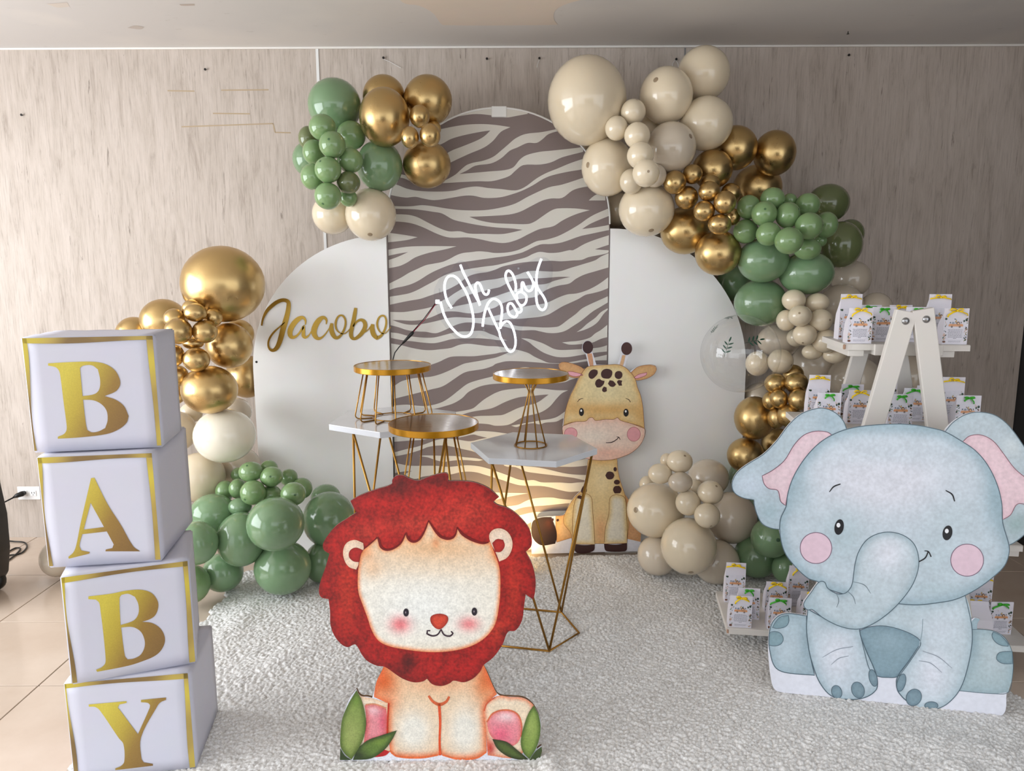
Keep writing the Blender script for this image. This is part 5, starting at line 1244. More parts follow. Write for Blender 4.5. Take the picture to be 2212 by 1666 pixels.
E.region('ear', earL, 4, (184,200,210), m=PE, edge=(170,190,202,.5), ew=26, blobs=[(130,450,100,60,(200,214,228),.9),(560,120,70,70,(160,182,194),.7),(240,590,60,60,(160,184,194),.8),(330,260,60,90,(188,204,212),.6)])
E.region('ear', earR, 4, (186,200,208), m=PE, edge=(170,190,200,.5), ew=26, blobs=[(1500,250,60,60,(206,216,220),.8),(1510,650,70,60,(150,174,176),.9),(1180,200,60,40,(170,188,198),.6)])
pinkL = [(205,400),(260,370),(320,320),(370,240),(420,190),(480,170),(540,175),(563,190),(500,230),(440,290),(390,360),(355,430),(335,500),(325,552),(300,530),(285,475),(240,465),(215,440)]
pinkR = [(1235,225),(1270,195),(1330,190),(1390,220),(1440,280),(1500,360),(1560,410),(1610,440),(1570,540),(1515,545),(1480,600),(1440,625),(1435,540),(1410,440),(1360,340),(1300,270)]
E.region('inner_ear', pinkL, 5, (228,204,212), m=PE, edge=(214,178,190,.5), ew=14); E.region('inner_ear', pinkR, 5, (232,204,212), m=PE, edge=(214,178,190,.5), ew=14)
eo(earL, 5.5, 4); eo(earR, 5.5, 4); eo(pinkL, 5.7, 3.5, (120,84,100)); eo(pinkR, 5.7, 3.5, (140,92,104))
head = [(640,160),(740,142),(900,133),(1000,140),(1080,155),(1142,172),(1235,225),(1300,270),(1360,340),(1410,440),(1435,540),(1440,640),(1472,755),(1472,800),(1450,860),(1390,920),(1300,985),(1200,1033),(1100,1052),(1000,1062),(905,1056),(800,1040),(640,1010),(530,975),(495,945),(440,925),(370,860),(320,790),(297,700),(300,620),(328,556),(335,500),(355,430),(390,360),(440,290),(500,230),(563,190)]
E.region('head', head, 6, (198,212,222), m=PE, edge=(150,176,188,.75), ew=42, grid=13, blobs=[(820,420,350,180,(220,223,233),1.3),(860,280,300,60,(204,216,226),.7),(620,700,110,130,(178,198,206),.8),(1180,620,110,90,(190,206,214),.7),(1100,820,120,120,(190,208,216),.6),(1400,520,60,160,(152,180,192),.7),(400,480,60,120,(170,192,202),.7),(960,160,200,30,(170,190,202),.6),(1080,980,200,40,(182,202,210),.7)])
eo(head, 6.4, 4.5)
trunk = [(668,950),(675,900),(682,850),(700,790),(740,730),(795,698),(860,688),(930,705),(985,750),(1008,820),(1003,890),(970,970),(900,1060),(820,1130),(740,1175),(680,1187),(600,1170),(520,1130),(460,1085),(440,1088),(421,1072),(420,1050),(455,1000),(497,945),(525,945),(540,975),(590,1005),(630,1002),(655,980)]
E.region('trunk', trunk, 7, (198,212,220), m=PE, edge=(160,182,192,.75), ew=24, grid=12, blobs=[(850,800,90,100,(226,230,240),1.0),(700,1080,150,50,(190,206,214),.7),(470,1050,50,50,(176,196,206),.7)])
eo(trunk, 7.5, 4)
for s_ in ([(668,942,2),(730,960,4),(762,1003,2)],[(643,992,2),(672,1020,4),(684,1057,2)],[(587,1005,2),(598,1040,4),(587,1075,2)]): E.stroke('printed_line', s_, 3, 8, (110,126,136), M['print'])
for cx, cy, rx, ry in ((600,662,24,40),(1156,692,25,38)):
    pts = [(cx + rx * math.cos(t) - ry * .12 * math.sin(t), cy + ry * math.sin(t)) for t in np.linspace(0, 2 * math.pi, 23)[:-1]]
    E.region('eye', pts, 8, (20,22,28), m=M['print'], smooth=False); E.region('eye_glint', ell(cx - 4, cy - 10, 10, 12, 14), 9, (240,242,246), m=M['print'], smooth=False)
for cx, cy, r_ in ((481,770,81),(1257,832,84)):
    E.region('cheek', ell(cx, cy, r_, r_ * .98, 28), 7, (230,202,216), m=M['print'], smooth=False); eo(ell(cx, cy, r_, r_ * .98, 28), 7.5, 4, (132,108,128))
E.stroke('eyebrow', [(550,482,4),(572,455,7),(607,441,6)], 6, 7.5, (24,24,30), M['print']); E.stroke('eyebrow', [(1147,474,5),(1180,495,8),(1193,530,6)], 6, 7.5, (24,24,30), M['print'])
E.stroke('mouth', [(1010,840,6),(1042,820,7),(1058,786,6)], 6, 8, (24,24,30), M['print']); E.stroke('mouth', [(1038,784,4),(1058,788,6),(1072,815,6)], 6, 8, (24,24,30), M['print'])

# ================================================================ GIRAFFE CUT-OUT
GY = 3.60
g0 = at_y(1265, 1195, GY); g0.z = 0.012
Gf = Art('giraffe_cutout', g0, (1, 0, 0), R(0.5), 1130, 720, 3.4)
tag(Gf.root, 'flat cartoon giraffe cut-out with brown spots, sitting against the zebra arch', 'cut-out')
gsil = [(62,1622),(60,1400),(78,1370),(140,1350),(240,1343),(300,1333),(340,1260),(385,1195),(430,1150),(460,1060),(476,930),(400,895),(340,850),(300,795),(290,730),(292,670),(310,570),(345,460),(375,400),(400,345),(408,322),(350,320),(305,292),(268,262),(262,225),(290,212),(350,220),(420,245),(452,268),(482,243),(462,160),(452,145),(438,130),(434,100),(448,68),(475,55),(502,68),(514,98),(508,130),(520,175),(538,232),(620,232),(695,230),(715,170),(722,145),(720,105),(732,75),(760,64),(788,75),(801,105),(795,138),(775,160),(745,250),(782,282),(840,248),(920,232),(970,240),(978,270),(950,310),(880,340),(828,342),(860,450),(885,570),(893,700),(885,770),(850,830),(790,880),(720,910),(688,922),(695,1000),(715,1090),(745,1180),(775,1225),(800,1300),(830,1400),(862,1440),(862,1600)]
Gf.board('board', gsil, 0.008, BRW, sub=4)
Gf.region('base_print', gsil, 1, (222,222,230), m=M['print'])
TAN = (222,188,128); LT = (230,214,172); BR = (64,32,28); GL_ = (136,84,44)
def go(pts, layer, wd=3, col=GL_, closed=True): Gf.stroke('printed_line', pts, wd, layer, col, M['print'], closed=closed)
haL = [(300,1333),(240,1343),(240,1440),(247,1535),(345,1505),(362,1500),(380,1300),(345,1262)]
haR = [(745,1180),(775,1225),(800,1300),(830,1400),(862,1440),(862,1532),(765,1510)]
Gf.region('hind_leg', haL, 2, (220,172,118), m=PE, edge=(206,150,92,.6), ew=18, blobs=[(290,1440,40,60,(224,184,136),.8)]); Gf.region('hind_leg', haR, 2, (216,164,118), m=PE, edge=(200,144,92,.6), ew=18)
body = [(476,928),(690,922),(695,1000),(715,1090),(745,1180),(762,1260),(775,1400),(768,1480),(760,1545),(360,1545),(358,1510),(345,1460),(300,1400),(300,1345),(340,1260),(385,1195),(430,1150),(460,1060)]
Gf.region('body', body, 3, (222,196,142), m=PE, edge=(206,162,98,.7), ew=20, blobs=[(580,1080,70,110,(228,208,162),.9),(580,940,90,30,(222,176,110),.8),(570,1450,50,110,(216,160,112),.8),(440,1120,40,50,(226,206,158),.6)])
lL = [(388,1215),(420,1185),(470,1180),(502,1210),(510,1300),(522,1450),(526,1552),(372,1548),(362,1450),(368,1300)]
lR = [(636,1215),(665,1188),(715,1190),(748,1215),(760,1350),(764,1440),(762,1542),(595,1547),(602,1440),(630,1320)]
for q in (lL, lR):
    Gf.region('front_leg', q, 4, (228,222,204), m=PE, edge=(216,186,122,.85), ew=22); go(q, 4.4, 3)
go(body, 3.4, 2.5); go(haL, 2.4, 2.5)
for q in ([(370,1548),(450,1556),(526,1550),(522,1590),(500,1605),(450,1618),(400,1614),(378,1595)], [(594,1545),(680,1552),(762,1540),(760,1590),(740,1602),(620,1602),(600,1588)]): Gf.region('hoof', q, 5, (58,30,28), m=PE)
Gf.region('hoof', [(62,1405),(80,1372),(140,1352),(205,1350),(240,1440),(247,1500),(235,1545),(140,1558),(90,1530),(62,1480)], 5, (40,22,20), m=PE, edge=(34,20,18,.6), ew=20, blobs=[(200,1390,40,50,(84,40,28),.8)])
for q in ([(200,1358),(222,1362),(224,1376),(205,1380)], [(245,1366),(258,1362),(264,1374),(254,1384),(245,1378)]): Gf.region('spot', q, 5.5, BR, m=PE)
ear1 = [(262,228),(290,212),(350,220),(420,245),(458,272),(440,300),(415,325),(350,322),(305,292),(268,262)]
ear2 = [(788,292),(840,248),(920,232),(970,240),(978,270),(950,310),(880,340),(815,340)]
Gf.region('ear', ear1, 4, (212,164,112), m=PE, edge=(190,134,84,.6), ew=12); Gf.region('ear', ear2, 4, (216,172,118), m=PE, edge=(190,134,84,.6), ew=12)
p1 = [(318,288),(335,281),(365,283),(430,300),(440,308),(380,318),(340,306)]; p2 = [(812,326),(848,302),(908,288),(905,305),(870,322),(830,332)]
Gf.region('inner_ear', p1, 5, (232,168,180), m=M['print']); Gf.region('inner_ear', p2, 5, (232,168,180), m=M['print']); go(p1, 5.4, 3, (150,70,70)); go(p2, 5.4, 3, (150,70,70)); go(ear1, 4.4, 2.5); go(ear2, 4.4, 2.5)
Gf.region('horn', [(470,150),(505,148),(513,200),(516,240),(490,244),(480,200)], 3, (206,152,116), m=PE); Gf.region('horn', [(728,160),(752,160),(742,205),(730,245),(706,240),(718,200)], 3, (214,172,130), m=PE)
Gf.region('horn_knob', ell(475,103,39,47,22), 4, (58,28,28), m=PE, smooth=False); Gf.region('horn_knob', ell(760,113,40,47,22), 4, (66,32,28), m=PE, smooth=False)
hd = [(482,243),(620,232),(695,230),(750,252),(782,282),(820,330),(840,400),(860,450),(878,540),(890,700),(800,665),(715,640),(692,620),(665,632),(600,632),(530,640),(510,620),(485,622),(460,645),(380,650),(296,680),(310,570),(345,460),(375,400),(400,345),(415,318),(450,266)]
mz = [(294,680),(380,650),(460,645),(485,622),(510,620),(530,640),(600,632),(665,632),(692,620),(715,640),(800,665),(892,702),(885,770),(850,830),(790,880),(720,910),(640,930),(540,932),(440,912),(350,862),(300,795),(290,730)]
Gf.region('head', hd, 5, (226,206,156), m=PE, edge=(210,164,98,.7), ew=24, grid=13, blobs=[(600,560,300,50,(212,166,100),1.0),(620,380,120,120,(230,216,170),.9),(370,540,50,60,(214,168,104),.6),(850,600,40,80,(212,166,100),.7)])
Gf.region('muzzle', mz, 6, (232,206,190), m=PE, edge=(226,178,156,.6), ew=24, grid=13, blobs=[(520,760,160,60,(232,220,206),.9),(600,880,200,40,(230,180,160),.8)])
go(hd, 6.2, 3); go(mz, 6.4, 3)
for cx, cy, rx, ry in ((350,735,47,42),(812,741,48,52)): Gf.region('cheek', ell(cx, cy, rx, ry, 22), 7, (224,160,166), m=M['print'], smooth=False); go(ell(cx, cy, rx, ry, 22), 7.3, 3, (176,96,100))
for cx, cy, rx, ry in ((428,578,18,30),(755,583,19,29)):
    Gf.region('eye', ell(cx, cy, rx, ry, 18), 7, (22,16,16), m=M['print'], smooth=False); Gf.region('eye_glint', ell(cx - 2, cy - 10, 7, 9, 12), 8, (236,236,236), m=M['print'], smooth=False)
Gf.stroke('eyebrow', [(398,505,3),(414,485,5),(439,478,3)], 4, 7, (70,38,28), M['print']); Gf.stroke('eyebrow', [(752,478,3),(775,487,5),(788,507,3)], 4, 7, (70,38,28), M['print'])
Gf.stroke('mouth', [(607,803,4),(650,800,7),(688,778,6),(702,760,5)], 5, 7.5, (54,30,30), M['print']); Gf.stroke('mouth', [(686,760,4),(703,764,6),(712,782,4)], 5, 7.5, (54,30,30), M['print'])
for q in ([(480,300),(495,275),(520,265),(545,272),(547,295),(528,320),(505,335),(485,325)], [(572,292),(588,268),(620,261),(650,275),(653,302),(635,330),(600,332),(578,322)], [(672,310),(680,285),(705,277),(725,290),(726,318),(705,336),(680,328)],
          [(528,370),(540,342),(560,335),(575,345),(598,350),(590,375),(565,397),(540,397)], [(622,370),(635,345),(660,350),(682,375),(665,392),(640,390)], [(688,357),(700,344),(728,348),(722,365),(727,384),(703,385)], [(580,412),(592,391),(612,398),(614,425),(595,432),(582,425)],
          ell(675,998,12,16,10), [(603,1044),(620,1018),(655,1020),(670,1042),(655,1068),(620,1070)], ell(688,1093,22,18,10), [(660,1150),(672,1124),(705,1120),(721,1145),(712,1174),(672,1176)], [(426,1150),(440,1122),(462,1125),(465,1160),(448,1180),(430,1172)], [(396,1212),(402,1194),(424,1192),(436,1210),(430,1222),(412,1214)]):
    Gf.region('spot', q, 7, BR, m=PE)
# ================================================================ TABLES, STANDS
def hex_table(name, cx, cy, h, ang, label, Rt=0.25, Rb=0.188, top_ang=None):
    ta = ang if top_ang is None else top_ang
    rt = empty(name, (cx, cy, 0.017)); tag(rt, label, 'table', 'white hexagonal plinth tables with gold wire legs')
    h = h - 0.017
    bm = bmesh.new(); vs = []
    for z in (h - 0.023, h): vs.append([bm.verts.new((Rt * math.cos(ta + k * math.pi / 3), Rt * math.sin(ta + k * math.pi / 3), z)) for k in range(6)])
    bm.faces.new(vs[0][::-1]); bm.faces.new(vs[1])
    for k in range(6): bm.faces.new((vs[0][k], vs[0][(k + 1) % 6], vs[1][(k + 1) % 6], vs[1][k]))
    bevel(bm, 0.002); from_bm('table_top', bm, M['tabletop'], rt)
    rb = [Vector((Rb * math.cos(ang + k * math.pi / 3), Rb * math.sin(ang + k * math.pi / 3), 0.004)) for k in range(6)]
    bm = bmesh.new(); tube(bm, rb, 0.0042, 8, closed=True); from_bm('base_ring', bm, M['gold_wire'], rt, True)
    Rl = 0.23 if top_ang is None else 0.212
    for k in (0, 2, 4):
        tp = Vector((Rl * math.cos(ang + k * math.pi / 3), Rl * math.sin(ang + k * math.pi / 3), h - 0.022))
        for j in (k - 1, k + 1):
            bm = bmesh.new(); tube(bm, [tp, rb[j % 6]], 0.0046, 8); from_bm('leg', bm, M['gold_wire'], rt, True)
    return rt
nb = NB('semi_gloss_white_tabletop'); b = nb.b; b.inputs['Base Color'].default_value = rgba((214, 217, 222)); b.inputs['Roughness'].default_value = 0.12; b.inputs['Coat Weight'].default_value = 0.5; b.inputs['Coat Roughness'].default_value = 0.05
tc = nb.n('ShaderNodeTexCoord'); no = nb.n('ShaderNodeTexNoise', Scale=5.0, Detail=5.0); nb.l(tc.outputs['Object'], no.inputs['Vector']); mr = nb.n('ShaderNodeMapRange'); mr.inputs[1].default_value = .35; mr.inputs[2].default_value = .7; mr.inputs[3].default_value = 0.08; mr.inputs[4].default_value = 0.30; nb.l(no.outputs['Fac'], mr.inputs[0]); nb.l(mr.outputs[0], b.inputs['Roughness'])
M['tabletop'] = nb.m
hex_table('hexagonal_table', 0.08, 2.80, 0.78, R(-12), 'white hexagonal wire-leg table right of the lion, holding the narrow-waisted stand')
hex_table('hexagonal_table', -0.465, 2.88, 0.876, R(-8), 'tallest white hexagonal wire-leg table, at the left behind the lion', Rt=0.262, top_ang=R(27))
hex_table('hexagonal_table', -0.265, 2.42, 0.655, R(-12), 'lowest white hexagonal table, almost hidden right behind the lion mane')
nb = NB('mirror_gold_tray_top'); b = nb.b; b.inputs['Base Color'].default_value = rgba((176, 158, 138)); b.inputs['Metallic'].default_value = 0.9; b.inputs['Roughness'].default_value = 0.10
tc = nb.n('ShaderNodeTexCoord'); no = nb.n('ShaderNodeTexNoise', Scale=16.0, Detail=6.0); mp = nb.n('ShaderNodeMapping'); mp.inputs['Scale'].default_value = (1, 4, 1); nb.l(tc.outputs['Object'], mp.inputs[0]); nb.l(mp.outputs[0], no.inputs['Vector'])
mr = nb.n('ShaderNodeMapRange'); mr.inputs[3].default_value = 0.05; mr.inputs[4].default_value = 0.22; nb.l(no.outputs['Fac'], mr.inputs[0]); nb.l(mr.outputs[0], b.inputs['Roughness'])
M['tray'] = nb.m
def tray(rt, h, Rr):
    bm = bmesh.new(); lathe(bm, [(0, h - 0.022), (Rr - .002, h - 0.022), (Rr, h - 0.020), (Rr, h - 0.001), (Rr - .001, h), (Rr - .003, h), (Rr - .003, h - 0.002), (0, h - 0.002)], 96); o = from_bm('tray_rim', bm, M['gold_rim'], rt, True); o.data.set_sharp_from_angle(angle=R(35))
    bm = bmesh.new(); lathe(bm, [(0, h - 0.0012), (Rr - .0032, h - 0.0012), (Rr - .0032, h - 0.0022)], 64); from_bm('tray_top', bm, M['tray'], rt)
def stand_drum(loc, h, Rr, rt_top, rt_bot, ring, n, a0, label, bend=True):
    rt = empty('display_stand', loc); tag(rt, label, 'display stand', 'round gold display stands'); tray(rt, h, Rr)
    bm = bmesh.new(); tube(bm, [(ring * math.cos(t), ring * math.sin(t), 0.0035) for t in np.linspace(0, 2 * math.pi, 49)[:-1]], 0.0024, 6, closed=True); from_bm('base_ring', bm, M['gold_wire'], rt, True)
    for k in range(n):
        a = a0 + 2 * math.pi * k / n; c, s = math.cos(a), math.sin(a); P = []
        P.append(Vector((rt_top * c, rt_top * s, h - 0.022)))
        q = Vector((rt_bot * c, rt_bot * s, 0.018)); P.append(P[0].lerp(q, .93))
        for t in np.linspace(0, math.pi / 2, 5): P.append(Vector(((rt_bot - 0.014 + 0.014 * math.cos(t)) * c, (rt_bot - 0.014 + 0.014 * math.cos(t)) * s, 0.0165 - 0.014 * math.sin(t))))
        P.append(Vector((ring * c, ring * s, 0.0025)))
        bm = bmesh.new(); tube(bm, P, 0.0027, 6); from_bm('leg', bm, M['gold_wire'], rt, True)
    return rt
stand_drum((-0.468, 2.88, 0.876), 0.212, 0.150, 0.112, 0.150, 0.083, 12, 0.2, 'round gold stand with splayed wire legs on the tallest table at left')
stand_drum((-0.262, 2.42, 0.655), 0.30, 0.150, 0.072, 0.118, 0.07, 12, 0.1, 'middle round gold stand on thin wire legs, rising above the lion mane')
rt = empty('display_stand', (0.072, 2.80, 0.78)); tag(rt, 'round gold stand with a pinched wire waist beside the giraffe', 'display stand', 'round gold display stands'); tray(rt, 0.285, 0.145)
bm = bmesh.new(); tube(bm, [(0.062 * math.cos(t), 0.062 * math.sin(t), 0.003) for t in np.linspace(0, 2 * math.pi, 41)[:-1]], 0.0028, 6, closed=True); from_bm('base_ring', bm, M['gold_wire'], rt, True)
for k in range(8):
    a = 2 * math.pi * (k + .5) / 8; c, s = math.cos(a), math.sin(a)
    bm = bmesh.new(); tube(bm, [(0.062 * c, 0.062 * s, 0.003), (0.010 * c, 0.010 * s, 0.205), (0.009 * c, 0.009 * s, 0.215), (0.034 * c, 0.034 * s, 0.263)], 0.0025, 6); from_bm('leg', bm, M['gold_wire'], rt, True)

# warm floor spotlight behind the lion, aimed at the zebra arch
sp_ = at_z(1096, 1262, 0.03); sx, sy = sp_.x, 3.30
sl = empty('floor_spotlight', (sx, sy, 0.012)); tag(sl, 'small black floor spotlight with warm glow behind the lion', 'lamp')
bm = bmesh.new(); box(bm, -0.055, 0.055, -0.02, 0.05, 0.02, 0.13); bevel(bm, 0.008); o = from_bm('housing', bm, M['black'], sl); o.rotation_euler = (R(-14), 0, 0)
bm = bmesh.new(); box(bm, -0.047, 0.047, 0.0502, 0.053, 0.028, 0.122); o = from_bm('lens', bm, emis('warm_lit_lens', (255, 206, 120), 12.0), sl); o.rotation_euler = (R(-14), 0, 0)
bm = bmesh.new()
for sgn in (-1, 1): tube(bm, [(sgn * 0.060, 0.01, 0.075), (sgn * 0.064, 0.01, 0.006)], 0.004, 6)
tube(bm, [(-0.064, 0.01, 0.005), (0.090, 0.01, 0.005)], 0.005, 6); box(bm, 0.06, 0.12, -0.015, 0.03, 0.0, 0.008); from_bm('bracket', bm, M['black'], sl)
l = bpy.data.lights.new('spotlight_beam', 'SPOT'); l.energy = 26; l.color = (1.0, 0.70, 0.30); l.spot_size = R(120); l.spot_blend = 0.6; l.shadow_soft_size = 0.03
o = bpy.data.objects.new('spotlight_beam', l); COL.objects.link(o); o.location = (sx, sy + 0.075, 0.11); o.rotation_euler = (R(108), 0, 0)

# ================================================================ SHELF LADDER
SY = R(-8.0); SU = Vector((math.cos(SY), math.sin(SY), 0)); SV = Vector((-math.sin(SY), math.cos(SY), 0))
SO = Vector((1.33, 2.62, 0))      # a point on the line of the front edges
lad = empty('shelf_ladder', SO, (0, 0, SY)); tag(lad, 'white painted wooden A-frame shelf ladder with four shelves behind the elephant', 'shelf')
def S2(px, py, off=0.0):          # photo pixel on the vertical plane through the front edges shifted back by off -> local x,z
    q = on_plane(px, py, SO + SV * off, SV); d = q - SO; return d.dot(SU), q.z
WW = M['wood_white']
SHV = [  # z, x0, x1, y front, y back
 (1.187, S2(1827, 738)[0], S2(2104, 733)[0], 0.02, 0.31),
 (0.880, S2(1738, 910)[0], S2(2125, 915)[0], 0.0, 0.30),
 (0.470, S2(1745, 1150)[0], S2(2204, 1180)[0], -0.02, 0.29),
 (0.105, S2(1568, 1335, -0.02)[0], S2(2225, 1380, -0.02)[0], -0.06, 0.27)]
def plank(x0, x1, y0, y1, z0, z1, name='shelf', seed=0, nibs=True):
    bm = bmesh.new(); rr = random.Random(seed); n = 14
    top = []; 
    def yo(i): return rr.uniform(-.004, .004)
    f = [yo(i) for i in range(n + 1)]; bk = [yo(i) for i in range(n + 1)]
    rows = []
    for i in range(n + 1):
        x = x0 + (x1 - x0) * i / n; rows.append([bm.verts.new((x, y0 + f[i] * .6, z0)), bm.verts.new((x, y0 + f[i], z1 - .003)), bm.verts.new((x, y0 + f[i] + .004, z1)), bm.verts.new((x, y1 + bk[i], z1)), bm.verts.new((x, y1 + bk[i], z0))])
    for a, b in zip(rows, rows[1:]):
        for k in range(5): bm.faces.new((a[k], b[k], b[(k + 1) % 5], a[(k + 1) % 5]))
    bm.faces.new(rows[0]); bm.faces.new(rows[-1][::-1]); bmesh.ops.recalc_face_normals(bm, faces=bm.faces[:])
    return from_bm(name, bm, WW, lad)
edgew = mat('bare_chipped_wood', (176, 140, 116), 0.8)
for i, (z, x0, x1, y0, y1) in enumerate(SHV):
    sh = plank(x0, x1, y0, y1, z - 0.022, z, 'shelf', i)
    bm = bmesh.new(); vs = box(bm, x0 - 0.0008, x0 + .007, y0 - 0.003, y0 + .010, z - 0.020, z - 0.002); bevel(bm, .003); from_bm('chipped_corner', bm, edgew, sh)
    bm = bmesh.new(); box(bm, x1 - .006, x1 + .0012, y0 + .004, y0 + .022, z - 0.018, z - 0.006); bevel(bm, .002); from_bm('chipped_corner', bm, edgew, sh)
def beam(p, q, wx, ty, name):     # board between two local points, width wx across, thickness ty
    p = Vector(p); q = Vector(q); d = (q - p).normalized(); sd = Vector((0, 1, 0)); s = d.cross(sd).normalized()
    bm = bmesh.new(); r1 = [bm.verts.new(a + s * u * wx / 2 + sd * v * ty / 2) for a in (p,) for u, v in ((-1, -1), (1, -1), (1, 1), (-1, 1))]; r2 = [bm.verts.new(q + s * u * wx / 2 + sd * v * ty / 2) for u, v in ((-1, -1), (1, -1), (1, 1), (-1, 1))]
    bm.faces.new(r1[::-1]); bm.faces.new(r2)
    for k in range(4): bm.faces.new((r1[k], r1[(k + 1) % 4], r2[(k + 1) % 4], r2[k]))
    bmesh.ops.recalc_face_normals(bm, faces=bm.faces[:]); bevel(bm, 0.003, 2); return from_bm(name, bm, WW, lad)
fo = -0.045
aL = S2(1957, 672, fo); bL = S2(1885, 917, fo); aR = S2(1992, 668, fo); bR = S2(2022, 917, fo)
def ext(a, b, z): t = (z - a[1]) / (b[1] - a[1]); return a[0] + (b[0] - a[0]) * t
lw = 0.070
for (a, b) in ((aL, bL), (aR, bR)):
    xt = a[0]; xb = ext(a, b, 0.014)
    lg = beam((xt, fo, a[1]), (xb, fo - .015, 0.014), lw, 0.026, 'front_leg')
    bm = bmesh.new(); lathe(bm, [(0, 0.007), (0.008, 0.006), (0.013, 0.001), (0.013, 0)], 16)
    o = from_bm('bolt', bm, M['chrome'], lg, True); o.rotation_euler = (R(90), 0, 0); o.location = (xt + (xb - xt) * .028 + .004, fo - .0135, a[1] - .034)
for (pa, pb) in (((1858, 763), (1838, 835)), ((1946, 790), (1962, 900))):
    a = S2(*pa, 0.33); b = S2(*pb, 0.33); xt = ext(a, b, 1.16); xb = ext(a, b, 0.014)
    beam((xt, 0.33, 1.16), (xb, 0.34, 0.014), 0.06, 0.024, 'rear_leg')
# cleats carrying each shelf
for i, (z, x0, x1, y0, y1) in enumerate(SHV):
    for x in (x0 + .05, x1 - .06) if i else (x0 + 0.02, x1 - .10):
        bm = bmesh.new(); box(bm, x, x + 0.055, y0 + (.012 if i < 3 else .12), y1, z - .046, z - .0225); bevel(bm, .002); from_bm('cleat', bm, WW, lad)
def cleat2(px0, px1, off):
    a = S2(*px0, off); b = S2(*px1, off)
    bm = bmesh.new(); box(bm, a[0], b[0], off, off + .045, b[1], a[1]); bevel(bm, .003); from_bm('crossbar', bm, WW, lad)
cleat2((1890, 744), (2037, 770), 0.012); cleat2((1830, 746), (1905, 765), 0.20)

